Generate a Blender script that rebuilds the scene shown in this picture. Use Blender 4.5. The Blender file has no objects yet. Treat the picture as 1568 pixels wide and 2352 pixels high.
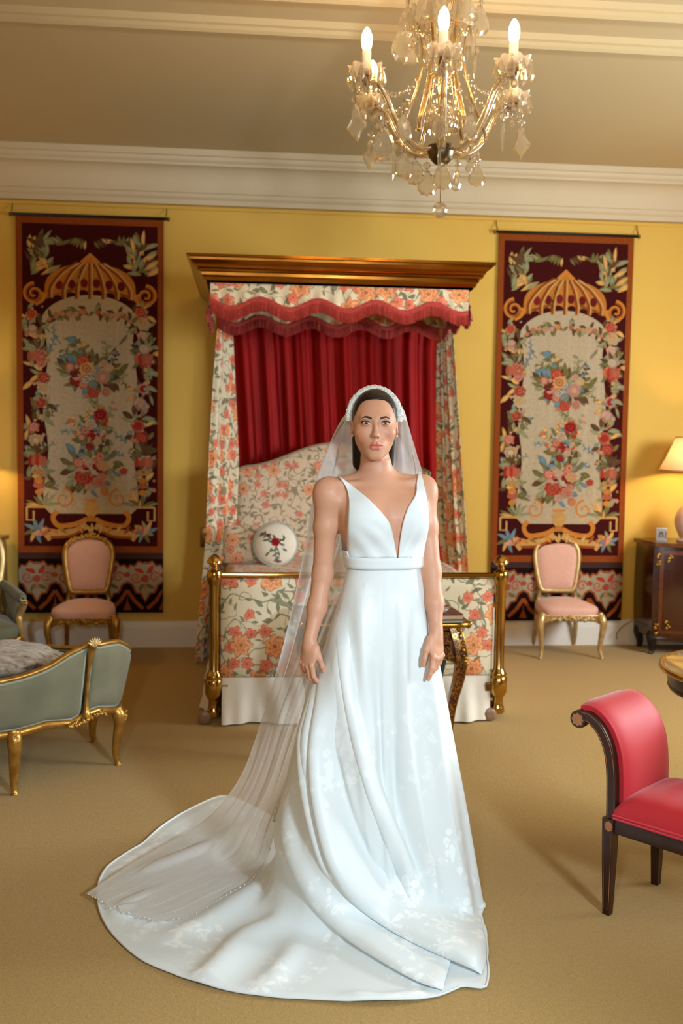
import bpy, bmesh, math, random
import numpy as np
from mathutils import Matrix, Vector

# ------------------------------------------------------------------ camera
F_PX, CAM_H = 2287.0, 1.62
YAW, PITCH, ROLL = math.radians(5.35), math.radians(4.3), 0.0144
_fw = np.array([math.sin(YAW)*math.cos(PITCH), math.cos(YAW)*math.cos(PITCH), -math.sin(PITCH)])
_r0 = np.array([math.cos(YAW), -math.sin(YAW), 0.0]); _u0 = np.cross(_r0, _fw)
_rt = _r0*math.cos(ROLL) + _u0*math.sin(ROLL); _up = _u0*math.cos(ROLL) - _r0*math.sin(ROLL)
_C = np.array([0, 0, CAM_H])
scene = bpy.context.scene
COL = scene.collection
cam_data = bpy.data.cameras.new('camera'); cam = bpy.data.objects.new('camera', cam_data); COL.objects.link(cam)
cam_data.sensor_fit = 'VERTICAL'; cam_data.sensor_height = 36.0; cam_data.sensor_width = 24.0
cam_data.lens = F_PX/2352*36.0; cam_data.clip_start = 0.05
cam.matrix_world = Matrix(((_rt[0], _up[0], -_fw[0], 0), (_rt[1], _up[1], -_fw[1], 0), (_rt[2], _up[2], -_fw[2], CAM_H), (0, 0, 0, 1)))
cam_data.dof.use_dof = True; cam_data.dof.focus_distance = 3.25; cam_data.dof.aperture_fstop = 3.2
scene.camera = cam

# ------------------------------------------------------------------ world, lights, exposure
world = bpy.data.worlds.new('world'); scene.world = world; world.use_nodes = True
world.node_tree.nodes['Background'].inputs[0].default_value = (1.0, 0.82, 0.6, 1)
world.node_tree.nodes['Background'].inputs[1].default_value = 0.05
def area_light(name, loc, target, size, power, color, size_y=None):
    d = bpy.data.lights.new(name, 'AREA'); d.energy = power; d.color = color
    d.size = size
    if size_y: d.shape = 'RECTANGLE'; d.size_y = size_y
    o = bpy.data.objects.new(name, d); COL.objects.link(o); o.location = loc
    o.rotation_euler = (Vector(target) - Vector(loc)).to_track_quat('-Z', 'Y').to_euler()
    return o
def spot_light(name, loc, target, angle, radius, power, color):
    d = bpy.data.lights.new(name, 'SPOT'); d.energy = power; d.color = color; d.spot_size = math.radians(angle); d.spot_blend = 1.0; d.shadow_soft_size = radius
    o = bpy.data.objects.new(name, d); COL.objects.link(o); o.location = loc
    o.rotation_euler = (Vector(target) - Vector(loc)).to_track_quat('-Z', 'Y').to_euler()
    return o
area_light('window_daylight', (4.62, 4.3, 1.75), (1.6, 4.6, 0.6), 2.2, 380, (0.90, 0.97, 1.0), 1.7)
spot_light('bride_fill_spot', (1.75, -0.35, 2.05), (0.26, 3.18, 0.62), 52, 0.22, 670, (0.72, 0.89, 1.0))  # added fill spot that brightens the bride's front and train, no known lamp
spot_light('ceiling_bounce_fill', (1.0, -0.4, 2.1), (1.9, 2.7, 3.655), 80, 0.15, 900, (0.92, 0.97, 1.0))  # added fill, aimed at the ceiling to brighten floor and train from above
area_light('camera_flash', (-0.32, -0.12, 2.05), (0.5, 5.0, 1.4), 0.16, 40, (0.95, 0.98, 1.0))
vs = scene.view_settings
vs.view_transform = 'Standard'; vs.look = 'None'; vs.exposure = -0.3; vs.gamma = 1.0; vs.use_curve_mapping = False

cy = scene.cycles; cy.max_bounces = 8; cy.diffuse_bounces = 4; cy.glossy_bounces = 4; cy.transmission_bounces = 6; cy.transparent_max_bounces = 10
cy.caustics_reflective = False; cy.caustics_refractive = False; cy.sample_clamp_indirect = 6.0

# ------------------------------------------------------------------ helpers
def ray(x, y): return _fw + (x-784)/F_PX*_rt - (y-1176)/F_PX*_up
def PY(x, y, Y): d = ray(x, y); return _C + d*(Y/d[1])          # a point seen there, at distance Y into the room
def PZ(x, y, z=0.0): d = ray(x, y); return _C + d*((z-CAM_H)/d[2])  # a point seen there, at height z
def proj(P):
    v = np.asarray(P, float) - _C; z = v @ _fw
    return 784 + F_PX*(v @ _rt)/z, 1176 - F_PX*(v @ _up)/z
R = math.radians
rng = random.Random(7)

def thing(name, label, cat, loc=(0, 0, 0), rotz=0.0, group=None):
    o = bpy.data.objects.new(name, None); COL.objects.link(o); o.location = tuple(loc); o.rotation_euler = (0, 0, rotz)
    o.empty_display_size = 0.05
    return tag(o, label, cat, group)
def tag(o, label, cat, group=None):
    o['label'] = label; o['category'] = cat
    if group: o['group'] = group
    return o

def mk(name, V, F, mat, parent=None, smooth=True, uv=None, col=None, sharp=None, loc=None, fmat=None, mats=None, kind=None, rot=None):
    me = bpy.data.meshes.new(name)
    V = np.asarray(V, float).reshape(-1, 3)
    me.from_pydata(V.tolist(), [], F if isinstance(F, list) else F.tolist())
    for m in (mats or [mat]): me.materials.append(m)
    if fmat is not None: me.polygons.foreach_set('material_index', fmat)
    if uv is not None:
        uv = np.asarray(uv, float); li = np.empty(len(me.loops), dtype=np.int32); me.loops.foreach_get('vertex_index', li)
        me.uv_layers.new(name='UVMap').data.foreach_set('uv', uv[li].astype(np.float32).ravel())
    if col is not None:
        c = np.asarray(col, float)
        if c.shape[1] == 3: c = np.hstack([c, np.ones((len(c), 1))])
        me.color_attributes.new('Col', 'FLOAT_COLOR', 'POINT').data.foreach_set('color', c.astype(np.float32).ravel())
    if smooth:
        me.shade_smooth()
        if sharp: me.set_sharp_from_angle(angle=R(sharp))
    me.validate(); me.update()
    o = bpy.data.objects.new(name, me); COL.objects.link(o)
    if parent: o.parent = parent
    if loc is not None: o.location = tuple(loc)
    if rot is not None: o.rotation_euler = rot
    if kind: o['kind'] = kind
    return o
def clone(o, parent=None, loc=None, rot=None, scale=None):
    c = o.copy(); COL.objects.link(c); c.parent = parent
    if loc is not None: c.location = tuple(loc)
    if rot is not None: c.rotation_euler = rot
    if scale is not None: c.scale = (scale,)*3 if not hasattr(scale, '__len__') else scale
    return c
def struct(o): o['kind'] = 'structure'; return o

class MB:
    """collects shapes into one mesh"""
    def __init__(s): s.V = []; s.F = []; s.n = 0
    def add(s, V, F):
        V = np.asarray(V, float).reshape(-1, 3); b = s.n
        s.V.append(V); s.F += [tuple(int(i)+b for i in f) for f in F]; s.n += len(V); return s
    def verts(s): return np.vstack(s.V)
    def mk(s, name, mat, parent=None, **k): return mk(name, s.verts(), s.F, mat, parent, **k)

def grid_faces(nu, nv, cu=False, cv=False, base=0):
    """faces of an nu x nv vertex grid, index = i*nv + j"""
    iu = np.arange(nu if cu else nu-1); jv = np.arange(nv if cv else nv-1)
    I, J = np.meshgrid(iu, jv, indexing='ij'); I2 = (I+1) % nu; J2 = (J+1) % nv
    return (np.stack([I*nv+J, I2*nv+J, I2*nv+J2, I*nv+J2], -1).reshape(-1, 4)+base).tolist()
def lathe(prof, n=24, c=(0, 0, 0), sx=1.0, sy=1.0, axis='z'):
    a = np.linspace(0, 2*np.pi, n, endpoint=False); p = np.asarray(prof, float)
    V = np.stack([np.outer(np.cos(a), p[:, 0])*sx, np.outer(np.sin(a), p[:, 0])*sy, np.tile(p[:, 1], (n, 1))], -1).reshape(-1, 3)
    m = len(p); Fc = grid_faces(n, m, cu=True)
    if p[0, 0] > 1e-6: Fc.append([i*m for i in range(n)][::-1])
    if p[-1, 0] > 1e-6: Fc.append([i*m+m-1 for i in range(n)])
    if axis == 'y': V = V[:, [0, 2, 1]]*np.array([1, -1, 1])
    if axis == 'x': V = V[:, [2, 0, 1]]
    return V+np.asarray(c, float), Fc
def smooth_path(P, n):
    """Catmull-Rom through P (any dimension)"""
    P = np.asarray(P, float); m = len(P)
    Q = np.vstack([2*P[0]-P[1], P, 2*P[-1]-P[-2]]); t = np.linspace(0, m-1-1e-9, n); i = t.astype(int); f = (t-i)[:, None]
    a, b, c, d = Q[i], Q[i+1], Q[i+2], Q[i+3]
    return .5*((2*b)+(c-a)*f+(2*a-5*b+4*c-d)*f**2+(3*b-a-3*c+d)*f**3)
def frames(P, up=None, closed=False):
    P = np.asarray(P, float)
    T = (np.roll(P, -1, 0)-np.roll(P, 1, 0)) if closed else np.gradient(P, axis=0)
    T /= np.linalg.norm(T, axis=1)[:, None]+1e-12
    N = np.zeros_like(P)
    if up is not None:
        u = np.asarray(up, float); N = u - T*(T @ u)[:, None]; N /= np.linalg.norm(N, axis=1)[:, None]+1e-12
    else:
        a = np.array([0, 0, 1.]) if abs(T[0, 2]) < .9 else np.array([1., 0, 0])
        v = a-T[0]*(a@T[0]); v /= np.linalg.norm(v); N[0] = v
        for i in range(1, len(P)):
            v = N[i-1]-T[i]*(N[i-1]@T[i]); N[i] = v/(np.linalg.norm(v)+1e-12)
    return T, N, np.cross(T, N)
def sweep(P, sec, scale=None, up=None, closed=False, cap=True):
    """2D section (list of (a,b): a along normal, b along binormal) along a path"""
    P = np.asarray(P, float); sec = np.asarray(sec, float); T, N, B = frames(P, up, closed)
    s = np.ones(len(P)) if scale is None else np.broadcast_to(np.asarray(scale, float), (len(P),))
    V = P[:, None]+(N[:, None]*sec[None, :, :1]+B[:, None]*sec[None, :, 1:])*s[:, None, None]
    m = len(sec); Fc = grid_faces(len(P), m, cu=closed, cv=True)
    if cap and not closed: Fc += [list(range(m))[::-1], [(len(P)-1)*m+k for k in range(m)]]
    return V.reshape(-1, 3), Fc
def circ(n, r=1.0, ry=None):
    a = np.linspace(0, 2*np.pi, n, endpoint=False); return np.stack([r*np.cos(a), (ry or r)*np.sin(a)], -1)
def tube(P, r, n=8, closed=False, up=None):
    r = np.asarray(r, float)
    return sweep(P, circ(n), scale=r if r.ndim else np.full(len(P), float(r)), closed=closed, up=up)
def box(c, s, bev=0.0, rz=0.0):
    bm = bmesh.new(); bmesh.ops.create_cube(bm, size=1.0)
    for v in bm.verts: v.co = Vector((v.co.x*s[0], v.co.y*s[1], v.co.z*s[2]))
    if bev: bmesh.ops.bevel(bm, geom=bm.edges[:], offset=bev, segments=2, affect='EDGES', profile=.6)
    bm.verts.index_update(); V = np.array([v.co[:] for v in bm.verts]); Fc = [[v.index for v in f.verts] for f in bm.faces]; bm.free()
    if rz: ca, sa = math.cos(rz), math.sin(rz); V = V @ np.array([[ca, sa, 0], [-sa, ca, 0], [0, 0, 1]])
    return V+np.asarray(c, float), Fc
def ball(c, r, nu=12, nv=8):
    r = np.broadcast_to(np.asarray(r, float), (3,)); t = np.linspace(0, np.pi, nv+1)
    V, Fc = lathe(np.stack([np.sin(t), -np.cos(t)], -1), nu); return V*r+np.asarray(c, float), Fc
def rotm(ax, ang): return np.array(Matrix.Rotation(ang, 3, ax))
def extr(poly, d0, d1, plane='xz'):
    """extruded 2D polygon; xz: extruded along y"""
    n = len(poly); p = np.asarray(poly, float)
    def em(d):
        z = np.full(n, d)
        return np.stack([p[:, 0], z, p[:, 1]], -1) if plane == 'xz' else (np.stack([p[:, 0], p[:, 1], z], -1) if plane == 'xy' else np.stack([z, p[:, 0], p[:, 1]], -1))
    V = np.vstack([em(d0), em(d1)]); Fc = [list(range(n)), [n+i for i in range(n)][::-1]]+[[i, n+i, n+(i+1) % n, (i+1) % n] for i in range(n)]
    return V, Fc

# ------------------------------------------------------------------ materials
class E:
    """tiny expression builder over shader math nodes"""
    def __init__(s, nt, sock): s.nt = nt; s.s = sock
    def _m(s, op, *a):
        n = s.nt.nodes.new('ShaderNodeMath'); n.operation = op
        for i, v in enumerate((s,)+a):
            if isinstance(v, E): s.nt.links.new(v.s, n.inputs[i])
            else: n.inputs[i].default_value = v
        return E(s.nt, n.outputs[0])
    def __add__(s, o): return s._m('ADD', o)
    __radd__ = __add__
    def __sub__(s, o): return s._m('SUBTRACT', o)
    def __rsub__(s, o): return (s*-1.0)+o
    def __mul__(s, o): return s._m('MULTIPLY', o)
    __rmul__ = __mul__
    def __truediv__(s, o): return s._m('DIVIDE', o)
    def lt(s, o): return s._m('LESS_THAN', o)
    def gt(s, o): return s._m('GREATER_THAN', o)
    def sin(s): return s._m('SINE')
    def cos(s): return s._m('COSINE')
    def abs(s): return s._m('ABSOLUTE')
    def pow(s, p): return s._m('POWER', p)
    def sqrt(s): return s._m('SQRT')
    def atan2(s, o): return s._m('ARCTAN2', o)
    def max(s, o): return s._m('MAXIMUM', o)
    def min(s, o): return s._m('MINIMUM', o)
    def fract(s): return s._m('FRACT')
    def step(s, a, b):
        n = s.nt.nodes.new('ShaderNodeMapRange'); n.clamp = True; s.nt.links.new(s.s, n.inputs[0])
        n.inputs[1].default_value = a; n.inputs[2].default_value = b; return E(s.nt, n.outputs[0])
def new_mat(name):
    m = bpy.data.materials.new(name); m.use_nodes = True; nt = m.node_tree
    return m, nt, nt.nodes['Principled BSDF']
def node(nt, t, **k):
    n = nt.nodes.new(t)
    for a, v in k.items(): setattr(n, a, v)
    return n
def noise(nt, vec, scale, detail=2.0, rough=.5, dim='3D', out=0):
    n = node(nt, 'ShaderNodeTexNoise', noise_dimensions=dim); n.inputs['Scale'].default_value = scale
    n.inputs['Detail'].default_value = detail; n.inputs['Roughness'].default_value = rough
    if vec is not None: nt.links.new(vec, n.inputs['Vector'])
    return E(nt, n.outputs[out]) if out == 0 else n.outputs[out]
def mixc(nt, fac, a, b):
    n = node(nt, 'ShaderNodeMix', data_type='RGBA')
    for i, v in ((0, fac), (6, a), (7, b)):
        if isinstance(v, E): nt.links.new(v.s, n.inputs[i])
        elif isinstance(v, bpy.types.NodeSocket): nt.links.new(v, n.inputs[i])
        elif isinstance(v, (int, float)): n.inputs[i].default_value = v
        else: n.inputs[i].default_value = (*v, 1)
    return n.outputs[2]
def srgb(r, g, b): return tuple(((c/255+.055)/1.055)**2.4 if c/255 > .04045 else c/255/12.92 for c in (r, g, b))
def P(name, base, rough=.5, metal=0.0, spec=.5, var=None, bump=None, sheen=0, coat=0, coord='Object', rvar=0, emit=None, colattr=False, stretch=None, sss=0, trans=0, aniso=0):
    """principled with noise variation in colour, roughness and relief"""
    m, nt, b = new_mat(name)
    tc = node(nt, 'ShaderNodeTexCoord').outputs[coord]
    if stretch:
        mp = node(nt, 'ShaderNodeMapping'); mp.inputs['Scale'].default_value = stretch; nt.links.new(tc, mp.inputs['Vector']); tc = mp.outputs[0]
    b.inputs['Base Color'].default_value = (*base, 1); b.inputs['Roughness'].default_value = rough; b.inputs['Metallic'].default_value = metal
    b.inputs['Specular IOR Level'].default_value = spec; b.inputs['Sheen Weight'].default_value = sheen; b.inputs['Coat Weight'].default_value = coat
    b.inputs['Sheen Roughness'].default_value = .4; b.inputs['Coat Roughness'].default_value = .08; b.inputs['Anisotropic'].default_value = aniso
    src = base
    if colattr:
        a = node(nt, 'ShaderNodeVertexColor', layer_name='Col'); src = a.outputs[0]; nt.links.new(src, b.inputs['Base Color'])
    if var:
        sc, amt = var[:2]; dark = var[2] if len(var) > 2 else None
        f = noise(nt, tc, sc, 4.0).step(.35, .65)*amt
        if dark is None:
            if colattr:
                h = node(nt, 'ShaderNodeHueSaturation'); nt.links.new(src, h.inputs['Color']); h.inputs['Value'].default_value = .7; dark = h.outputs[0]
            else: dark = tuple(c*.55 for c in base)
        nt.links.new(mixc(nt, f, src, dark), b.inputs['Base Color'])
    if rvar: nt.links.new((noise(nt, tc, rvar[0], 3.0)*rvar[1]+(rough-rvar[1]*.5)).s, b.inputs['Roughness'])
    if bump:
        bp = node(nt, 'ShaderNodeBump'); bp.inputs['Strength'].default_value = bump[1]; bp.inputs['Distance'].default_value = bump[2] if len(bump) > 2 else .01
        nt.links.new(noise(nt, tc, bump[0], 3.0).s, bp.inputs['Height']); nt.links.new(bp.outputs[0], b.inputs['Normal'])
    if sss: b.inputs['Subsurface Weight'].default_value = sss; b.inputs['Subsurface Radius'].default_value = (.9, .35, .2); b.inputs['Subsurface Scale'].default_value = .01
    if trans: b.inputs['Transmission Weight'].default_value = trans
    if emit: b.inputs['Emission Color'].default_value = (*emit[:3], 1); b.inputs['Emission Strength'].default_value = emit[3]
    return m

def floral(name, base, big, small, leaf, scale=1.0, keep=1.0):
    """printed floral cotton in metres of UV: large blooms, small blooms, leaves and trailing stems"""
    m, nt, b = new_mat(name); uvs = node(nt, 'ShaderNodeTexCoord').outputs['UV']
    w = node(nt, 'ShaderNodeVectorMath', operation='MULTIPLY_ADD'); nz = node(nt, 'ShaderNodeTexNoise'); nz.inputs['Scale'].default_value = 14*scale
    nt.links.new(uvs, nz.inputs['Vector']); nt.links.new(nz.outputs['Color'], w.inputs[0]); w.inputs[1].default_value = (.03/scale,)*3; nt.links.new(uvs, w.inputs[2])
    def cells(sc, off, rnd=.8):
        mp = node(nt, 'ShaderNodeMapping'); mp.inputs['Location'].default_value = (off, off*.7, 0); nt.links.new(w.outputs[0], mp.inputs['Vector'])
        v = node(nt, 'ShaderNodeTexVoronoi', voronoi_dimensions='2D'); v.inputs['Scale'].default_value = sc; v.inputs['Randomness'].default_value = rnd
        nt.links.new(mp.outputs[0], v.inputs['Vector'])
        sub = node(nt, 'ShaderNodeVectorMath', operation='SUBTRACT'); nt.links.new(mp.outputs[0], sub.inputs[0]); nt.links.new(v.outputs['Position'], sub.inputs[1])
        sx = node(nt, 'ShaderNodeSeparateXYZ'); nt.links.new(sub.outputs[0], sx.inputs[0])
        sc2 = node(nt, 'ShaderNodeSeparateColor'); nt.links.new(v.outputs['Color'], sc2.inputs[0])
        return E(nt, sx.outputs[0])*sc, E(nt, sx.outputs[1])*sc, E(nt, sc2.outputs[0]), E(nt, sc2.outputs[1])
    fine = noise(nt, uvs, 60*scale, 3.0)
    col = mixc(nt, fine.step(.3, .7)*.35, base, tuple(c*.86 for c in base))
    # trailing stems
    n1 = noise(nt, uvs, 5.5*scale, 1.0); n2 = noise(nt, uvs, 9*scale, .5)
    stem = ((n1-.5).abs().lt(.011)).max((n2-.46).abs().lt(.008))
    col = mixc(nt, stem*.75, col, tuple(c*.8 for c in leaf))
    def leaves(col, sc, off, L, W, c1, keep):
        x, y, r1, r2 = cells(sc, off, 1.0); a = r1*6.283; ca, sa = a.cos(), a.sin()
        u = x*ca+y*sa; v = y*ca-x*sa
        q = (u.abs()/L).pow(1.5)+(v.abs()/W); f = q.lt(1.0)*r2.lt(keep)
        vein = v.abs().gt(W*.12)*.5+.5
        return mixc(nt, f*.9, col, mixc(nt, vein*r1, c1, tuple(min(1, c*1.5) for c in c1)))
    col = leaves(col, 17*scale, 3.1, .42, .15, leaf, .62)
    col = leaves(col, 13*scale, 8.4, .44, .17, tuple(c*.8 for c in leaf), .5)
    def blooms(col, sc, off, rad, pet, c1, c2, keep):
        x, y, r1, r2 = cells(sc, off, .75); rr = (x*x+y*y).sqrt(); th = y.atan2(x)+r1*6.283
        wav = (th*pet).cos()*.16+(th*(2*pet+1)).cos()*.07; q = rr/((wav+1.0)*rad)
        f = q.lt(1.0)*r2.lt(keep)
        ring = ((q*11.0+(th*pet).sin()*1.3).sin()*.5+.5)*.75
        c = mixc(nt, ring, c1, c2); c = mixc(nt, q.lt(.2), c, tuple(v*.55 for v in c1)); c = mixc(nt, q.gt(.93)*.8, c, tuple(v*.6 for v in c1))
        return mixc(nt, f*.92, col, c)
    col = blooms(col, 10.5*scale, 5.7, .36, 5.0, small, tuple(min(1, c*1.35+.08) for c in small), .45*keep)
    col = blooms(col, 5.6*scale, 1.3, .34, 6.0, big, tuple(min(1, c*1.5+.12) for c in big), .62*keep)
    nt.links.new(col, b.inputs['Base Color']); b.inputs['Roughness'].default_value = .8; b.inputs['Specular IOR Level'].default_value = .2; b.inputs['Sheen Weight'].default_value = .1
    bp = node(nt, 'ShaderNodeBump'); bp.inputs['Strength'].default_value = .15; bp.inputs['Distance'].default_value = .002
    nt.links.new(fine.s, bp.inputs['Height']); nt.links.new(bp.outputs[0], b.inputs['Normal'])
    return m

M = {}
M['wall'] = P('yellow_wall_paint', srgb(222, 184, 90), .75, spec=.2, var=(1.3, .12, srgb(212, 170, 74)), bump=(220, .06, .002))
M['ceiling'] = P('ceiling_paint', srgb(200, 182, 142), .85, spec=.2, var=(.8, .15, srgb(190, 170, 128)), bump=(160, .05, .002))
M['cornice'] = P('cornice_plaster', srgb(212, 198, 168), .7, spec=.25, var=(3, .12, srgb(198, 182, 150)), bump=(90, .05, .002))
M['skirting'] = P('skirting_paint', srgb(235, 230, 222), .55, var=(4, .1, srgb(215, 208, 198)))
M['gilt'] = P('gilt_wood', srgb(196, 152, 74), .34, metal=.75, var=(26, .55, srgb(132, 84, 30)), bump=(70, .25, .004), rvar=(20, .25))
M['gilt_pale'] = P('pale_gilt_wood', srgb(212, 184, 128), .36, metal=.6, var=(26, .5, srgb(160, 118, 62)), bump=(70, .25, .004), rvar=(20, .25))
M['brass'] = P('polished_brass', srgb(196, 158, 88), .17, metal=1, var=(7, .25, srgb(150, 108, 48)), rvar=(9, .12))
M['brass_dark'] = P('aged_brass', srgb(150, 112, 60), .32, metal=1, var=(14, .5, srgb(90, 62, 28)), bump=(60, .2, .003))
M['canopy_brass'] = P('canopy_brass', srgb(176, 118, 46), .16, metal=1, var=(5, .35, srgb(136, 80, 26)), rvar=(7, .1))
M['pink'] = P('pink_upholstery', srgb(226, 178, 160), .75, spec=.25, var=(60, .18), bump=(500, .15, .001), sheen=.3)
M['velvet'] = P('sage_velvet', srgb(122, 120, 98), .85, spec=.12, var=(7, .4, srgb(90, 89, 72)), bump=(160, .12, .002), sheen=.25)
M['velvet_braid'] = P('braid_trim', srgb(158, 162, 146), .8, var=(200, .5), bump=(320, .6, .002))
M['red_silk'] = P('red_silk', srgb(192, 40, 50), .56, spec=.35, var=(5, .15, srgb(168, 24, 34)), bump=(300, .08, .001), sheen=.3)
M['red_curtain'] = P('red_curtain_moire', srgb(158, 6, 6), .6, spec=.18, var=(9, .5, srgb(112, 3, 4)), stretch=(1, 1, .25))
M['mahogany'] = P('mahogany', srgb(56, 26, 18), .36, spec=.35, var=(14, .5, srgb(32, 14, 10)), stretch=(1, 1, .15), coat=.12)
M['inlay'] = P('satinwood_inlay', srgb(170, 104, 50), .35, var=(60, .4), coat=.2)
M['fringe'] = P('coral_fringe', srgb(200, 84, 76), .85, spec=.15, var=(120, .6, srgb(140, 36, 36)), sheen=.3)
M['white_cloth'] = P('white_valance_cotton', srgb(232, 224, 210), .85, spec=.2, var=(20, .1), bump=(400, .12, .001))
M['black'] = P('black_iron', srgb(24, 18, 16), .5, metal=.3, var=(30, .3))
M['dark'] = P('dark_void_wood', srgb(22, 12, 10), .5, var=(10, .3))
M['floral'] = floral('floral_chintz', srgb(232, 220, 190), srgb(224, 136, 80), srgb(214, 106, 78), srgb(120, 120, 92))
M['floral_small'] = floral('floral_chintz_small', srgb(226, 206, 178), srgb(216, 140, 98), srgb(208, 122, 98), srgb(140, 130, 104), scale=1.3, keep=.62)
M['attr'] = P('woven_wool', (1, 1, 1), .9, spec=.1, var=(70, .6), bump=(500, .5, .003), colattr=True)

# ------------------------------------------------------------------ the room
WY = 7.625; X0, X1, YF, ZC = -3.3, 4.7, -5.6, 3.655
def carpet():
    m, nt, b = new_mat('wool_carpet'); tc = node(nt, 'ShaderNodeTexCoord').outputs['Object']
    n1 = noise(nt, tc, 150, 4.0, .75); n2 = noise(nt, tc, 2.2, 3.0); n3 = noise(nt, tc, 60, 2.0)
    c = mixc(nt, n1.step(.3, .7)*.85, srgb(202, 165, 86), srgb(166, 128, 56)); c = mixc(nt, n2.step(.35, .7)*.3, c, srgb(184, 148, 72))
    c = mixc(nt, n3.step(.4, .7)*.15, c, srgb(150, 110, 48))
    nt.links.new(c, b.inputs['Base Color']); b.inputs['Roughness'].default_value = .95; b.inputs['Specular IOR Level'].default_value = .1; b.inputs['Sheen Weight'].default_value = .25
    bp = node(nt, 'ShaderNodeBump'); bp.inputs['Strength'].default_value = .8; bp.inputs['Distance'].default_value = .008
    nt.links.new((n1+n3*.5).s, bp.inputs['Height']); nt.links.new(bp.outputs[0], b.inputs['Normal'])
    return m
M['carpet'] = carpet()
struct(mk('floor', *box(((X0+X1)/2, (YF+WY)/2, -.05), (X1-X0+.4, WY-YF+.4, .1)), M['carpet'], smooth=False))
struct(mk('ceiling', *box(((X0+X1)/2, (YF+WY)/2, ZC+.05), (X1-X0+.4, WY-YF+.4, .1)), M['ceiling'], smooth=False))
struct(mk('wall_back', *box(((X0+X1)/2, WY+.05, ZC/2), (X1-X0+.4, .1, ZC)), M['wall'], smooth=False))
struct(mk('wall_left', *box((X0-.05, (YF+WY)/2, ZC/2), (.1, WY-YF, ZC)), M['wall'], smooth=False))
struct(mk('wall_right', *box((X1+.05, (YF+WY)/2, ZC/2), (.1, WY-YF, ZC)), M['wall'], smooth=False))
struct(mk('wall_front', *box(((X0+X1)/2, YF-.05, ZC/2), (X1-X0+.4, .1, ZC)), M['wall'], smooth=False))
# cornice (white plaster, stepped and coved), picture rail, skirting, ceiling mouldings
def run_x(name, prof, mat):
    """profile (distance from back wall, z) extruded along x"""
    p = [(WY-a, z) for a, z in prof]; V, Fc = extr(p, X0, X1, 'yz'); return struct(mk(name, V, Fc, mat, sharp=30))
cz = 3.32
prof = [(0, cz), (.035, cz), (.035, cz+.035), (.048, cz+.04), (.06, cz+.052), (.062, cz+.075), (.078, cz+.078), (.08, cz+.092)]
for k in range(9):
    t = k/8*math.pi/2; prof.append((.085+.125*(1-math.cos(t)), cz+.10+.135*math.sin(t)))
prof += [(.222, cz+.236), (.224, cz+.252), (.236, cz+.256), (.25, cz+.268), (.255, cz+.29), (.275, cz+.293), (.278, ZC+.001), (0, ZC+.001)]
run_x('trim_cornice', prof, M['cornice'])
run_x('trim_picture_rail', [(0, cz-.034), (.012, cz-.034), (.02, cz-.026), (.02, cz-.014), (.012, cz-.004), (0, cz)], M['wall'])
run_x('baseboard_back', [(0, 0), (.028, 0), (.028, .148), (.024, .152), (.024, .16), (.018, .178), (.012, .196), (0, .2)], M['skirting'])
def ceil_trim(name, y, s):
    p = [(y, ZC), (y, ZC-.02), (y+s*.01, ZC-.034), (y+s*.02, ZC-.034), (y+s*.028, ZC-.05), (y+s*.055, ZC-.056), (y+s*.075, ZC-.046), (y+s*.08, ZC-.03), (y+s*.1, ZC-.026), (y+s*.115, ZC)]
    V, Fc = extr(p, X0, X1, 'yz'); struct(mk(name, V, Fc, M['ceiling'], sharp=30))
yc = PZ(784, 73, ZC)[1]; ceil_trim('trim_ceiling', yc, -1)
yc2 = PZ(1130, 28, ZC-.03)[1]; ceil_trim('trim_ceiling', yc2, -1)

# tall sash window in the right wall, the source of the daylight
wn = struct(mk('window_1', *box((X1-.012, 4.3, 1.75), (.01, 2.2, 1.7)), P('window_glass', srgb(200, 215, 225), .1, spec=.6, var=(2, .1)), smooth=False))
for y in (3.2, 3.93, 4.67, 5.4): mk('glazing_bar', *box((X1-.03, y, 1.75), (.03, .05, 1.7), .004), M['skirting'], wn)
for z in (.9, 1.75, 2.6): mk('glazing_bar', *box((X1-.03, 4.3, z), (.03, 2.25, .05), .004), M['skirting'], wn)
mk('window_sill', *box((X1-.05, 4.3, .86), (.1, 2.4, .04), .006), M['skirting'], wn)

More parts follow.
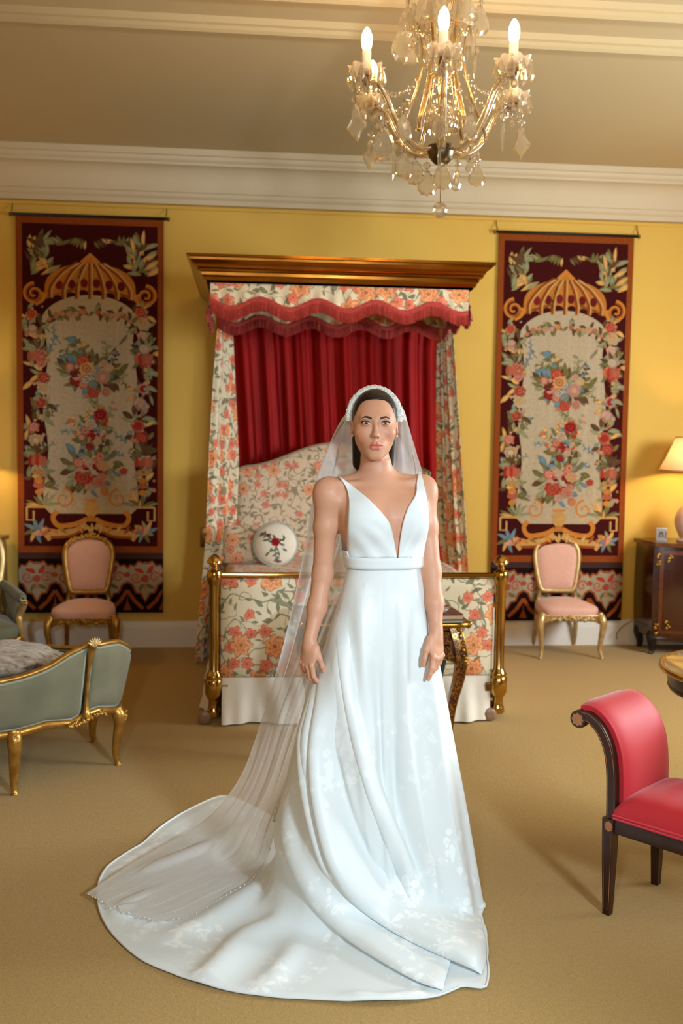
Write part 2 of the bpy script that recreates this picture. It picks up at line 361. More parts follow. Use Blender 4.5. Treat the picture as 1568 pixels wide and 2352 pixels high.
# ------------------------------------------------------------------ flat woven / embroidered designs
class Design:
    """coloured 2D shapes, each a thin raised inlay"""
    def __init__(s): s.V = []; s.F = []; s.C = []; s.n = 0; s.k = 0
    def poly(s, pts, c, layer=0, grad=None):
        p = np.asarray(pts, float); n = len(p); s.k += 1
        d = layer*.0006+(s.k % 17)*.00003; ctr = p.mean(0)
        j = .9*(1+rng.uniform(-.22, .18)); c = np.clip(np.array(c)*j, 0, 1)
        s.V.append(np.column_stack([np.vstack([ctr, p]), np.full(n+1, d)]))
        s.F += [(s.n, s.n+1+i, s.n+1+(i+1) % n) for i in range(n)]
        cc = np.tile(c, (n+1, 1))
        if grad is not None: cc[0] = grad
        s.C.append(cc); s.n += n+1
    def flower(s, x, z, r, c1, c2, layer, pet=7, cc=None):
        for q, (sc, col, l) in enumerate(((1, c1, 0), (.68, c2, 1), (.42, c1, 2), (.2, cc or c2, 3))):
            a = np.linspace(0, 2*np.pi, pet*5, endpoint=False); ph = rng.uniform(0, 6)
            rr = r*sc*(1-.17*(.5+.5*np.cos(a*pet+ph)))*(1+.06*np.sin(a*2+ph))
            s.poly(np.stack([x+rr*np.cos(a), z+rr*np.sin(a)*.92], -1), col, layer+l*.4)
    def leaf(s, x, z, L, W, ang, c, layer, bend=0.25):
        t = np.linspace(0, 1, 7); w = W*np.sin(np.pi*t)**.8; yb = bend*L*t*t
        up = np.stack([t*L, yb+w], -1); dn = np.stack([t*L, yb-w], -1)[::-1]
        p = np.vstack([up, dn[1:-1]]); ca, sa = math.cos(ang), math.sin(ang)
        p = p @ np.array([[ca, sa], [-sa, ca]])+[x, z]; s.poly(p, c, layer, grad=np.clip(np.array(c)*1.35, 0, 1))
    def stroke(s, path, w, c, layer):
        P2 = np.asarray(path, float); T = np.gradient(P2, axis=0); T /= np.linalg.norm(T, axis=1)[:, None]+1e-9
        N = np.stack([-T[:, 1], T[:, 0]], -1); w = np.broadcast_to(np.asarray(w, float), (len(P2),))[:, None]
        V = np.vstack([P2+N*w, P2-N*w]); m = len(P2); s.k += 1
        d = layer*.0006+(s.k % 17)*.00003
        s.V.append(np.column_stack([V, np.full(2*m, d)])); s.F += [(s.n+i, s.n+i+1, s.n+m+i+1, s.n+m+i) for i in range(m-1)]
        s.C.append(np.tile(c, (2*m, 1))); s.n += 2*m
    def spray(s, x, z, ang, L, n, c, layer, bud=None, curve=.6):
        t = np.linspace(0, 1, 10); a = ang+curve*t; px = x+np.cumsum(np.cos(a))*L/10; pz = z+np.cumsum(np.sin(a))*L/10
        s.stroke(np.stack([px, pz], -1), .003, np.array(c)*.7, layer)
        for i in range(n):
            k = int((i+1)/n*9); sd = 1 if i % 2 else -1
            s.leaf(px[k], pz[k], L*.28, L*.075, a[k]+sd*.8, np.array(c)*rng.uniform(.8, 1.25), layer+.5, .2*sd)
        if bud is not None: s.flower(px[-1], pz[-1], L*.14, bud, np.clip(np.array(bud)*1.4, 0, 1), layer+1, 5)
    def scroll(s, x, z, r, turns, dirn, w, c, layer, a0=0.0):
        t = np.linspace(0, 1, 34); a = a0+dirn*t*turns*2*np.pi; rr = r*(1-.86*t)
        s.stroke(np.stack([x+rr*np.cos(a), z+rr*np.sin(a)], -1), w*(1-.45*t), c, layer)
    def rect(s, x0, x1, z0, z1, c, layer): s.poly([(x0, z0), (x1, z0), (x1, z1), (x0, z1)], c, layer)
    def arrays(s): return np.vstack(s.V), s.F, np.vstack(s.C)

RUST, BURG, CREAM = srgb(160, 80, 32), srgb(76, 20, 20), srgb(194, 176, 146)
RED, PINK, CORAL, OCHRE, OLIVE, SAGE, BLUE, WINE, GOLD, BROWN = srgb(178, 56, 44), srgb(206, 150, 130), srgb(190, 104, 76), srgb(206, 160, 92), srgb(112, 104, 62), srgb(140, 140, 104), srgb(104, 132, 142), srgb(120, 34, 36), srgb(206, 132, 56), srgb(92, 66, 44)
def tapestry_design():
    D = Design(); W, Z0, Z1 = .535, .455, 2.93
    D.rect(-W, W, Z0, Z1, RUST, 0); D.rect(-W+.045, W-.045, Z0+.05, Z1-.05, BURG, 1)
    # pale field with an arched head under the dome
    a = np.linspace(0, np.pi, 22); edge = [(-.3, .75)]+[(-.33-.02*math.sin(z*9), z) for z in np.linspace(.8, 2.15, 14)]
    edge = [(.3, .75)]+[(.33+.02*math.sin(z*8+1), z) for z in np.linspace(.8, 2.15, 14)]+[(.36*math.cos(q), 2.15+.22*math.sin(q)) for q in a]+[(-.33-.02*math.sin(z*9), z) for z in np.linspace(2.15, .8, 14)]+[(-.3, .75)]
    D.poly(edge, CREAM, 2)
    for k in range(8):
        x = -.28+.08*k; D.stroke([(x, .8), (x+rng.uniform(-.01, .01), 1.5), (x, 2.2)], .012, np.array(CREAM)*rng.uniform(.9, 1.04), 2.4)
    # dome
    q = np.linspace(0, np.pi, 26); top = [(.33*math.cos(t), 2.40+.2*math.sin(t)**.8+(.05 if abs(t-1.57) < .1 else 0)) for t in q]
    bot = [(-.33+.66*t, 2.33+.05*math.sin(t*np.pi)+.03*abs(math.sin(t*np.pi*6))) for t in np.linspace(0, 1, 30)]
    D.poly(top+bot, GOLD, 3)
    for k in range(7):
        u = -.9+.3*k; pth = smooth_path([(u*.10, 2.60), (u*.22, 2.53), (u*.315, 2.42), (u*.32, 2.34)], 10)
        D.stroke(pth, .016, np.array(RUST)*.75, 3.6); D.stroke(pth+[.012, 0], .007, OCHRE, 3.9)
    for k in range(6):
        u = -.75+.3*k; D.poly([(u*.3+.028*math.cos(t), 2.46-.03*abs(u)+.035*math.sin(t)) for t in np.linspace(0, 6.28, 10, endpoint=False)], WINE, 3.7)
    D.stroke([(-.06, 2.6), (0, 2.66), (.06, 2.6)], .018, GOLD, 4)
    for sd in (-1, 1):
        D.scroll(sd*.405, 2.37, .075, 1.6, -sd, .016, GOLD, 4, a0=np.pi/2); D.scroll(sd*.405, 2.37, .066, 1.5, -sd, .006, RUST, 4.4, a0=np.pi/2)
        D.stroke(smooth_path([(sd*.33, 2.38), (sd*.35, 2.33), (sd*.4, 2.30)], 8), .02, GOLD, 3.9)
        # top corner foliage and the two plumes
        for k in range(34):
            an = rng.uniform(.2, 2.9) if sd > 0 else rng.uniform(.2, 2.9)
            D.leaf(sd*(.37+rng.uniform(-.07, .06)), 2.58+rng.uniform(-.08, .16), rng.uniform(.08, .14), rng.uniform(.014, .024), an, rng.choice([OLIVE, SAGE, OCHRE, BROWN]), 3+k % 4*.4, rng.uniform(-.4, .4))
        for k in range(9): D.leaf(sd*(.03+.018*k), 2.765+.02*math.sin(k*.5), .07+.01*math.sin(k), .012, (-1.2 if sd > 0 else np.pi+1.2)+sd*.14*k, rng.choice([OLIVE, OCHRE, BROWN]), 3+k*.1)
        for k in range(7): D.leaf(sd*(.2+.02*k), 2.73, .08, .014, np.pi/2-sd*(.4+.2*k), rng.choice([OLIVE, SAGE]), 3.4)
        # side garland
        z = .98
        while z < 2.3:
            x = sd*(.385+.03*math.sin(z*7+sd)); kind = rng.random()
            for k in range(8): D.leaf(x+rng.uniform(-.06, .06), z+rng.uniform(-.05, .05), rng.uniform(.05, .11), rng.uniform(.012, .022), rng.uniform(0, 6.28), rng.choice([OLIVE, SAGE, BROWN, OCHRE, SAGE]), 3+rng.random(), rng.uniform(-.4, .4))
            if kind < .8: D.flower(x+rng.uniform(-.02, .02), z, rng.uniform(.035, .06), *rng.choice([(PINK, CREAM), (CORAL, PINK), (RED, CORAL), (CREAM, OCHRE), (CORAL, RED), (PINK, RED)]), 4.4+rng.random()*.5, rng.choice([5, 6, 8]))
            for k in range(3): D.flower(x+sd*rng.uniform(-.07, .06), z+rng.uniform(-.06, .06), rng.uniform(.01, .02), rng.choice([RED, CORAL, BLUE, OCHRE, PINK]), CREAM, 5.2, 5)
            z += rng.uniform(.075, .11)
        for zz in (1.93, 1.16):
            for k in range(7): D.leaf(sd*.39, zz+.03, rng.uniform(.08, .12), .016, np.pi/2+(k-3)*.42, rng.choice([OLIVE, SAGE, BROWN]), 5.4)
            for k in range(5): D.poly([(sd*.39+(k-2)*.026+.017*math.cos(t), zz-.02+.04*math.sin(t)) for t in np.linspace(0, 6.28, 10, endpoint=False)], rng.choice([CORAL, RED, CORAL]), 5.6)
        # stem of the garland and bottom bracket
        for zz, w, c in ((1.06, .06, OCHRE), (1.0, .035, GOLD), (.96, .045, CORAL), (.91, .03, GOLD)): D.poly([(sd*.38+w*math.cos(t), zz+.022*math.sin(t)) for t in np.linspace(0, 6.28, 12, endpoint=False)], c, 5.5)
        for k in range(9): D.leaf(sd*(.36+.02*math.sin(k*2)), .79, rng.uniform(.1, .17), .014, np.pi/2+(k-4)*.24, rng.choice([OLIVE, SAGE, OCHRE]), 4.4, (k-4)*.1)
        D.stroke([(sd*.47, .8), (sd*.31, .8)], .009, OCHRE, 5); D.stroke([(sd*.47, .8), (sd*.47, .7), (sd*.42, .7), (sd*.42, .77)], .008, OCHRE, 5)
        for k in range(8): D.leaf(sd*.4, .62, rng.uniform(.07, .12), .016, k*.8, rng.choice([SAGE, BLUE, OLIVE, OCHRE]), 4.6)
        for k in range(7): D.leaf(sd*.37, .58, .09, .012, np.pi/2+(k-3)*.35, rng.choice([CORAL, PINK]), 4.9)
        D.scroll(sd*.2, .86, .07, 1.3, sd, .013, GOLD, 4.2, a0=np.pi/2); D.scroll(sd*.2, .86, .06, 1.2, sd, .005, CREAM, 4.5, a0=np.pi/2)
        D.stroke(smooth_path([(sd*.03, .71), (sd*.12, .67), (sd*.24, .66), (sd*.28, .72), (sd*.25, .77)], 16), .018, GOLD, 4)
        D.stroke(smooth_path([(sd*.03, .66), (sd*.14, .61), (sd*.27, .6), (sd*.33, .56)], 14), .026, OCHRE, 3.8)
        D.stroke(smooth_path([(sd*.05, .63), (sd*.16, .58), (sd*.3, .57)], 12), .01, RUST, 4.2)
        for k in range(6): D.leaf(sd*.06*k, .6, .08, .014, np.pi/2-sd*(.3+.15*k), rng.choice([RUST, GOLD, OCHRE]), 4.4)
        # garland swag under the dome
        for k in range(13):
            t = k/12; x = sd*(.03+.29*t); z = 2.27-.10*t*t-.02*math.sin(t*6)
            D.leaf(x, z, .06, .013, rng.uniform(0, 6.28), rng.choice([OLIVE, BROWN, SAGE]), 4.2)
            D.leaf(x, z-.02, .05, .012, rng.uniform(3, 6.28), rng.choice([OLIVE, BROWN]), 4.1)
            if k % 2: D.flower(x, z-.015, rng.uniform(.016, .028), rng.choice([CORAL, RED, PINK]), OCHRE, 4.8, 5)
    # urn and the lower bouquet
    D.poly([(.055*math.cos(t), .79+.065*math.sin(t)) for t in np.linspace(0, 6.28, 16, endpoint=False)], OCHRE, 5); D.rect(-.03, .03, .69, .735, GOLD, 5.1); D.rect(-.05, .05, .845, .86, GOLD, 5.6)
    D.poly([(.02+.025*math.cos(t), .8+.045*math.sin(t)) for t in np.linspace(0, 6.28, 12, endpoint=False)], CREAM, 5.3)
    def bouquet(cx, cz, sx, sz, n, big):
        for k in range(n*3):
            an = rng.uniform(0, 6.28); r = rng.random()**.6; D.leaf(cx+sx*r*math.cos(an), cz+sz*r*math.sin(an), rng.uniform(.06, .11), rng.uniform(.014, .024), an+rng.uniform(-.6, .6), rng.choice([OLIVE, BROWN, SAGE, OLIVE, BLUE]), 3.4+rng.random(), rng.uniform(-.3, .3))
        for k in range(n):
            an = rng.uniform(0, 6.28); r = rng.random()**.7; D.flower(cx+sx*.85*r*math.cos(an), cz+sz*.85*r*math.sin(an), rng.uniform(.02, .05), *rng.choice([(CORAL, PINK), (RED, CORAL), (PINK, CREAM), (OCHRE, CREAM), (WINE, RED), (CREAM, PINK), (BLUE, CREAM)]), 5+rng.random(), rng.choice([5, 6, 7]))
        for (x, z, r, c1, c2) in big: D.flower(cx+x, cz+z, r, c1, c2, 6.6, 8)
    bouquet(.0, 1.08, .17, .17, 20, [(-.06, -.06, .065, RED, CORAL), (.06, -.09, .05, PINK, CORAL), (.09, .03, .048, OCHRE, PINK), (-.02, .05, .045, CREAM, PINK), (-.09, .05, .045, CORAL, PINK), (.1, -.16, .036, CORAL, OCHRE)])
    bouquet(.02, 1.32, .09, .14, 10, [(-.06, .05, .035, CORAL, PINK), (.05, .17, .055, RED, WINE), (.08, .1, .022, RED, RED)])
    for k in range(6): D.spray(rng.uniform(-.06, .08), 1.25+.05*k, rng.uniform(.4, 2.7), .16, 6, rng.choice([OLIVE, SAGE]), 3.2, rng.choice([PINK, CORAL]))
    D.flower(.24, 1.07, .032, RED, CORAL, 6, 5)
    # hanging bouquet in the middle
    bouquet(.0, 1.80, .2, .12, 22, [(-.03, .03, .055, OCHRE, CORAL), (.09, -.03, .06, PINK, OCHRE), (-.11, -.0, .045, WINE, BROWN), (.02, -.15, .045, RED, CORAL), (.11, -.14, .04, PINK, CORAL), (-.15, .04, .038, CORAL, PINK), (.02, -.08, .034, BLUE, SAGE)])
    for k in range(9): D.spray(rng.uniform(-.12, .14), 1.85, np.pi/2+rng.uniform(-1, 1), rng.uniform(.12, .2), 6, rng.choice([OLIVE, BROWN, SAGE]), 3.2, rng.choice([None, BLUE, OCHRE]))
    for k in range(7): D.spray(rng.uniform(-.1, .1), 1.62-.03*k, -np.pi/2+rng.uniform(-.5, .5), rng.uniform(.1, .16), 6, rng.choice([OLIVE, BROWN, OCHRE]), 3.2, rng.choice([None, RED, CORAL]))
    for k in range(16):
        sd = rng.choice([-1, 1]); D.spray(sd*rng.uniform(.22, .32), rng.uniform(.95, 2.1), rng.uniform(0, 6.28), rng.uniform(.08, .13), 5, rng.choice([SAGE, BLUE, OLIVE]), 3.1, rng.choice([None, BLUE, PINK]))
    V, Fc, C_ = D.arrays(); big = V[:, 2] > .0013; V[big, 0] = np.clip(V[big, 0], -.495, .495); return V, Fc, C_
def lower_design():
    D = Design(); W = .535; D.rect(-W, W, 0, .41, srgb(38, 16, 18), 0)
    n = 4; w = 2*W/n
    for k in range(n):
        c = -W+w*(k+.5)
        D.poly([(c+w*u, z) for u, z in [(-.5, .33), (-.42, .36), (-.3, .35), (-.2, .385), (-.08, .37), (0, .39), (.08, .37), (.2, .385), (.3, .35), (.42, .36), (.5, .33), (.5, .24), (.36, .22), (.26, .16), (.12, .15), (0, .09), (-.12, .15), (-.26, .16), (-.36, .22), (-.5, .24)]], CREAM, 1)
        D.stroke([(c+w*u, z) for u, z in [(-.5, .235), (-.36, .215), (-.26, .155), (-.12, .145), (0, .085), (.12, .145), (.26, .155), (.36, .215), (.5, .235)]], .008, RUST, 2)
        D.stroke([(c+w*u, z) for u, z in [(-.5, .335), (-.42, .365), (-.3, .355), (-.2, .39), (0, .375), (.2, .39), (.3, .355), (.42, .365), (.5, .335)]], .007, RUST, 2)
        for sd in (-1, 1):
            D.scroll(c+sd*w*.26, .27, .045, 1.3, sd, .008, CORAL, 3); D.leaf(c+sd*.01, .30, .08, .018, np.pi/2-sd*.9, RED, 3.2); D.leaf(c+sd*.01, .22, .07, .014, -np.pi/2+sd*.8, OLIVE, 3.2)
            D.stroke([(c+sd*w*.5, .17), (c+sd*w*.3, .09), (c+sd*w*.06, .03)], .014, RUST, 2)
        D.flower(c, .26, .03, RED, CORAL, 4, 6); D.flower(c, .2, .02, CORAL, OCHRE, 4, 5); D.flower(c+w*.5, .29, .022, RED, CORAL, 4, 5)
        D.poly([(c+w*.5+.02*u, z) for u, z in [(-1, .05), (-.3, .08), (0, .13), (.3, .08), (1, .05), (1.6, .02), (-1.6, .02)]], RUST, 2.5)
    V, Fc, C_ = D.arrays(); V[:, 0] = np.clip(V[:, 0], -.533, .533); return V, Fc, C_
dV, dF, dC = tapestry_design(); lV, lF, lC = lower_design()
def hang(x, z, w): return -.022-.004*(2.93-z)
def tapestry(x0, x1, ztop, zbot, label):
    w = x1-x0; sc = np.array([w/1.07, 1, (ztop-zbot)/2.93]); t = thing('wall_tapestry', label, 'tapestry', ((x0+x1)/2, WY, zbot), group='wall tapestries')
    def place(V, lift): return np.column_stack([V[:, 0], hang(V[:, 0], V[:, 1], 0)-lift-V[:, 2], V[:, 1]])*sc
    u, v = np.meshgrid(np.linspace(-.535, .535, 40), np.linspace(0, 2.93, 60), indexing='ij'); g = np.stack([u.ravel(), v.ravel(), 0*u.ravel()], -1)
    cl = mk('cloth_backing', np.vstack([place(g, -.006), place(g, .0)]), grid_faces(40, 60)+grid_faces(40, 60, base=2400), P('tapestry_backing', srgb(60, 28, 22), .9, var=(80, .4)), t)
    mk('woven_panel', place(dV, .0015), dF, M['attr'], t, smooth=False, col=dC); mk('lower_panel', place(lV, .0025), lF, M['attr'], t, smooth=False, col=lC)
    h = (ztop-zbot)
    mk('hanging_rod', *tube([(-w/2-.03, -.03, h+.01), (w/2+.03, -.03, h+.01)], .011, 10), M['black'], t)
    for sd in (-1, 1):
        b = MB(); b.add(*tube(smooth_path([(sd*(w/2+.02), -.03, h), (sd*(w/2+.02), -.045, h+.03), (sd*(w/2+.022), -.02, h+.06), (sd*(w/2+.022), -.012, 3.29-zbot)], 10), .004, 6)); b.add(*ball((sd*(w/2+.035), -.03, h+.008), (.012, .016, .016))); b.mk('rod_hook', M['brass_dark'], t)
tapestry(-1.71, -.64, 3.2, .27, 'tall floral tapestry hanging at the left of the bed, above the left pink chair')
tapestry(1.89, 2.955, 3.19, .2, 'tall floral tapestry hanging at the right of the bed, behind the right pink chair')

# ------------------------------------------------------------------ bed canopy and its curtains
YC = 5.97
cl_, cr_ = PY(474, 649, YC)[0], PY(1086, 664, YC)[0]; zb = (PY(474, 649, YC)[2]+PY(1086, 664, YC)[2])/2; ztop = PY(784, 599, YC)[2]
hC = ztop-zb; oC = (PY(1132, 607, YC)[0]-cr_+cl_-PY(433, 592, YC)[0])/2
can = thing('bed_canopy', 'brass half-tester bed canopy with scalloped floral valance projecting over the bed', 'bed canopy', ((cl_+cr_)/2, WY, zb))
xw = (cr_-cl_)/2; yf = YC-WY
prof = [(0, 0), (0, .06), (.1, .07), (.16, .2), (.26, .27), (.27, .38), (.42, .41), (.47, .47), (.42, .52), (.52, .55), (.56, .60), (.58, .66), (.72, .72), (.84, .80), (.86, .88), (1, .9), (1, 1.0), (0, 1.0)]
pr = np.array([(a*oC, b*hC) for a, b in prof]); rows = []
for (sx_, cx, cy) in ((-1, -xw, 0), (-1, -xw, yf), (1, xw, yf), (1, xw, 0)):
    rows.append([(cx+sx_*o, (cy-o if cy else -.004), z) for o, z in pr])
V = np.array(rows).reshape(-1, 3); m = len(pr)
mk('cornice_frame', V, grid_faces(4, m, cv=True)+[list(range(m)), [3*m+i for i in range(m)][::-1]], M['canopy_brass'], can, sharp=18)
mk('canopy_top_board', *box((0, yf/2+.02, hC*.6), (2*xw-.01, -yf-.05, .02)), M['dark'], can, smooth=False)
def wave(s): return .118-.028*math.cos(2*math.pi*s/.345+.9)
def valance(pth, zt, par, name, outward, n=160, fh=.066):
    """scalloped floral strip following a plan path, with a fringe along its lower edge"""
    pth = np.asarray(pth, float); seg = np.r_[0, np.cumsum(np.linalg.norm(np.diff(pth, axis=0), axis=1))]; s = np.linspace(0, seg[-1], n)
    X = np.interp(s, seg, pth[:, 0]); Y = np.interp(s, seg, pth[:, 1]); rows = []; uv = []
    d = np.gradient(np.stack([X, Y], -1), axis=0); d /= np.linalg.norm(d, axis=1)[:, None]+1e-9; nx, ny = d[:, 1]*outward, -d[:, 0]*outward
    for i in range(n):
        L = wave(s[i])
        for j in range(7):
            f = j/6; q = .006*math.sin(s[i]*70)*f+.004; rows.append((X[i]+nx[i]*q, Y[i]+ny[i]*q, zt-L*f)); uv.append((s[i], -L*f))
    o = mk(name, rows, grid_faces(n, 7), M['floral'], par, uv=uv)
    n2 = n*3; s2 = np.linspace(0, seg[-1], n2); rows = []
    X2 = np.interp(s2, seg, pth[:, 0]); Y2 = np.interp(s2, seg, pth[:, 1]); nx2 = np.interp(s2, s, nx); ny2 = np.interp(s2, s, ny)
    for i in range(n2):
        L = wave(s2[i]); k = (i % 3-1)*.004+rng.uniform(-.003, .003); jit = rng.uniform(-.004, .004)
        for j, (f, q) in enumerate(((-.012, .010), (.004, .017), (.012, .012), (.3*fh+.01, .018+k), (.7*fh+.01, .022+k*1.5), (fh+jit+.01, .022+k*2))):
            rows.append((X2[i]+nx2[i]*q, Y2[i]+ny2[i]*q, zt-L-f+.004))
    mk('fringe', rows, grid_faces(n2, 6), M['fringe'], o)
    return o
xi = xw-.022; yb_ = 6.88-WY
valance([(-xi, yf+.022), (xi, yf+.022)], 0, can, 'front_valance', 1)
valance([(-xi, yb_), (-xi, yf+.022)], 0, can, 'side_valance', 1, 60); valance([(xi, yf+.022), (xi, yb_)], 0, can, 'side_valance', 1, 60)
valance([(-xi+.01, yb_), (xi-.01, yb_)], 0, can, 'back_valance', 1, 120)
def pleats(name, label, cat, top, bot, zt, zb_, mat, npl, amp, seed, nu=150, nv=40, ycurve=None, group=None, edges=None):
    """pleated curtain from edge curves: edges(v) -> ((x,y) inner, (x,y) outer)"""
    r = random.Random(seed); ph = [r.uniform(0, 6.28) for _ in range(6)]; rows = []; uv = []
    for i in range(nu):
        u = i/(nu-1)
        for j in range(nv):
            v = j/(nv-1); a, b = edges(v); x = a[0]+(b[0]-a[0])*u; y = a[1]+(b[1]-a[1])*u
            w = u+.012*math.sin(v*3+ph[0])+.02*math.sin(u*9+ph[3])
            fo = math.sin(w*2*math.pi*npl+ph[1])+.5*math.sin(w*2*math.pi*npl*1.73+ph[2]+v*1.2)+.25*math.sin(w*2*math.pi*npl*2.9+ph[4])
            d = amp*fo*(.55+.45*v); L = math.hypot(b[0]-a[0], b[1]-a[1])+1e-6
            rows.append((x+d*(b[1]-a[1])/L, y-d*(b[0]-a[0])/L, zt+(zb_-zt)*v)); uv.append((u*L*2.0+seed, (zb_-zt)*v))
    base = np.mean(np.array(rows), 0); base[2] = zb_
    o = mk(name, np.array(rows)-base, grid_faces(nu, nv), mat, uv=uv, loc=base); md = o.modifiers.new('thick', 'SOLIDIFY'); md.thickness = .003
    return tag(o, label, cat, group)
def edge_curve(pts, Yd):
    zz = np.array([PY(x, y, Yd)[2] for x, y in pts]); xx = np.array([PY(x, y, Yd)[0] for x, y in pts]); k = np.argsort(zz); return lambda z: float(np.interp(z, zz[k], xx[k]))
rl = edge_curve([(515, 690), (527, 800), (535, 950), (540, 1100), (538, 1300)], 7.3); rr_ = edge_curve([(1022, 690), (1013, 800), (1012, 1000), (1014, 1200), (1030, 1310)], 7.3)
zt_, zbr = zb-.008, .62
pleats('red_bed_curtain', 'deep red pleated curtain hanging behind the headboard under the canopy', 'curtain', 0, 0, zt_, zbr, M['red_curtain'], 10, .026, 3, 260, 30,
       edges=lambda v: ((rl(zt_+(zbr-zt_)*v), 7.47), (rr_(zt_+(zbr-zt_)*v), 7.47)))
li, lo = edge_curve([(530, 690), (527, 745), (534, 900), (542, 1060), (536, 1200), (508, 1300), (480, 1400), (476, 1530)], 7.1), edge_curve([(512, 690), (506, 745), (495, 900), (487, 1040), (480, 1250), (468, 1400), (455, 1530)], 7.1)
ri, ro = edge_curve([(1016, 690), (1014, 745), (1011, 900), (1012, 1050), (1014, 1200), (1030, 1310), (1034, 1530)], 7.1), edge_curve([(1026, 690), (1029, 745), (1037, 860), (1048, 1040), (1062, 1250), (1070, 1400), (1072, 1530)], 7.1)
def lin(v, a, b): z = zt_+(.02-zt_)*v; return z
pleats('floral_bed_curtain', 'narrow floral curtain hanging down the left side of the bed head', 'curtain', 0, 0, zt_, .02, M['floral'], 2.6, .022, 5, 46, 60, group='floral side curtains of the bed',
       edges=lambda v: ((lo(zt_+(.02-zt_)*v), 6.98), (li(zt_+(.02-zt_)*v), 7.2)))
pleats('floral_bed_curtain', 'narrow floral curtain hanging down the right side of the bed head', 'curtain', 0, 0, zt_, .02, M['floral'], 2.6, .022, 9, 46, 60, group='floral side curtains of the bed',
       edges=lambda v: ((ri(zt_+(.02-zt_)*v), 7.2), (ro(zt_+(.02-zt_)*v), 6.98)))

# ------------------------------------------------------------------ the brass bed
YB = 5.56
xl_, xr_ = PY(492, 1450, YB)[0], PY(1147, 1450, YB)[0]; zr = PY(820, 1321, YB)[2]
bx0 = (xl_+xr_)/2; bed = thing('brass_bed', 'brass bed with floral padded footboard, floral headboard and white valance', 'bed', (bx0, YB, 0)); hw = (xr_-xl_)/2
pz = lambda y: PY(820, y, YB)[2]
for sd in (-1, 1):
    b = MB(); r = .029
    pp = [(.0, pz(1640)), (.034, pz(1640)), (.038, pz(1632)), (.036, pz(1626)), (.03, pz(1622)), (.03, pz(1604)), (.038, pz(1600)), (.05, pz(1590)), (.05, pz(1560)), (.044, pz(1556)), (.047, pz(1552)), (.042, pz(1546)), (.034, pz(1540)), (r, pz(1536)), (r, pz(1345)), (.034, pz(1340)), (.043, pz(1330)), (.045, pz(1320)), (.04, pz(1313)), (.024, pz(1309)), (.018, pz(1304))]
    po = mk('bed_post', *lathe(pp, 28), M['brass'], bed, loc=(sd*hw, 0, 0), sharp=40)
    b = MB(); b.add(*lathe([(.014, pz(1306)), (.02, pz(1303)), (.014, pz(1299)), (.03, pz(1297)), (.043, pz(1293)), (.042, pz(1289)), (.03, pz(1281)), (.012, pz(1275)), (0, pz(1273))], 24)); b.mk('finial', M['brass'], po, sharp=50)
    b = MB(); b.add(*box((-sd*.05, 0, pz(1578)), (.06, .05, .05), .006)); b.mk('rail_socket', M['brass_dark'], po)
    ca = MB(); ca.add(*tube(smooth_path([(0, 0, pz(1640)), (0, 0, .075), (-.02, -.01, .055), (-.045, -.02, .04)], 10), [.016]*5+[.013]*5, 8)); ca.mk('caster_fork', M['brass_dark'], po)
    mk('caster_wheel', *lathe([(.012, -.018), (.034, -.018), (.038, -.012), (.038, .012), (.034, .018), (.012, .018)], 20, (-.05, -.02, .038), axis='y'), P('ceramic_caster', srgb(150, 120, 96), .3, var=(20, .4)), po)
mk('top_rail', *tube([(-hw+.02, 0, zr), (hw-.02, 0, zr)], .016, 16), M['brass'], bed)
mk('bottom_rail', *tube([(-hw+.02, .05, pz(1575)), (hw-.02, .05, pz(1575))], .018, 12), M['brass_dark'], bed)
def padded(x0, x1, z0, z1, y, th, nu, nv, bulge, out=-1, top=None, pw=8):
    """padded rectangular panel: front face domed, closed box behind; top(x) may raise the upper edge"""
    rows, uv = [], []
    for i in range(nu):
        u = i/(nu-1)
        for j in range(nv):
            v = j/(nv-1); x = x0+(x1-x0)*u; zt2 = top(x) if top else z1; z = z0+(zt2-z0)*v
            e = (1-abs(2*u-1)**pw)*(1-abs(2*v-1)**pw); rows.append((x, y+out*(th+bulge*e**.5), z)); uv.append((x, z))
    n = len(rows)
    Fc = grid_faces(nu, nv); rows += [(a, y, c) for a, _, c in rows]; uv += uv; Fc += [f[::-1] for f in grid_faces(nu, nv, base=n)]
    per = [i*nv for i in range(nu)]+[(nu-1)*nv+j for j in range(1, nv)]+[i*nv+nv-1 for i in range(nu-2, -1, -1)]+[j for j in range(nv-2, 0, -1)]
    Fc += [[per[k], per[(k+1) % len(per)], per[(k+1) % len(per)]+n, per[k]+n] for k in range(len(per))]
    return rows, Fc, uv
V, Fc, uv = padded(-hw+.036, hw-.04, pz(1553), zr-.02, .028, .03, 60, 24, .02); mk('footboard_panel', V, Fc, M['floral'], bed, uv=np.array(uv)+3.3, sharp=50)
# gathered white valance on three sides
def skirt_side(P0, P1, zt, n, seed, outx, outy, lab='bed_valance'):
    r = random.Random(seed); rows = []
    for i in range(n):
        u = i/(n-1); x = P0[0]+(P1[0]-P0[0])*u; y = P0[1]+(P1[1]-P0[1])*u
        for j in range(9):
            v = j/8; d = .045*v+.028*v*math.sin(u*60*math.hypot(P1[0]-P0[0], P1[1]-P0[1])/3.2+seed)+.008*v*math.sin(u*97+seed); rows.append((x+outx*d, y+outy*d, zt+(.012-zt)*v))
    mk(lab, rows, grid_faces(n, 9), M['white_cloth'], bed)
zv = pz(1553)
skirt_side((-hw+.045, -.01), (hw-.05, -.01), zv, 150, 1, 0, -1); skirt_side((-hw-.02, 1.3), (-hw-.02, .1), zv, 120, 2, -1, 0); skirt_side((hw+.02, .1), (hw+.02, 1.3), zv, 120, 3, 1, 0)
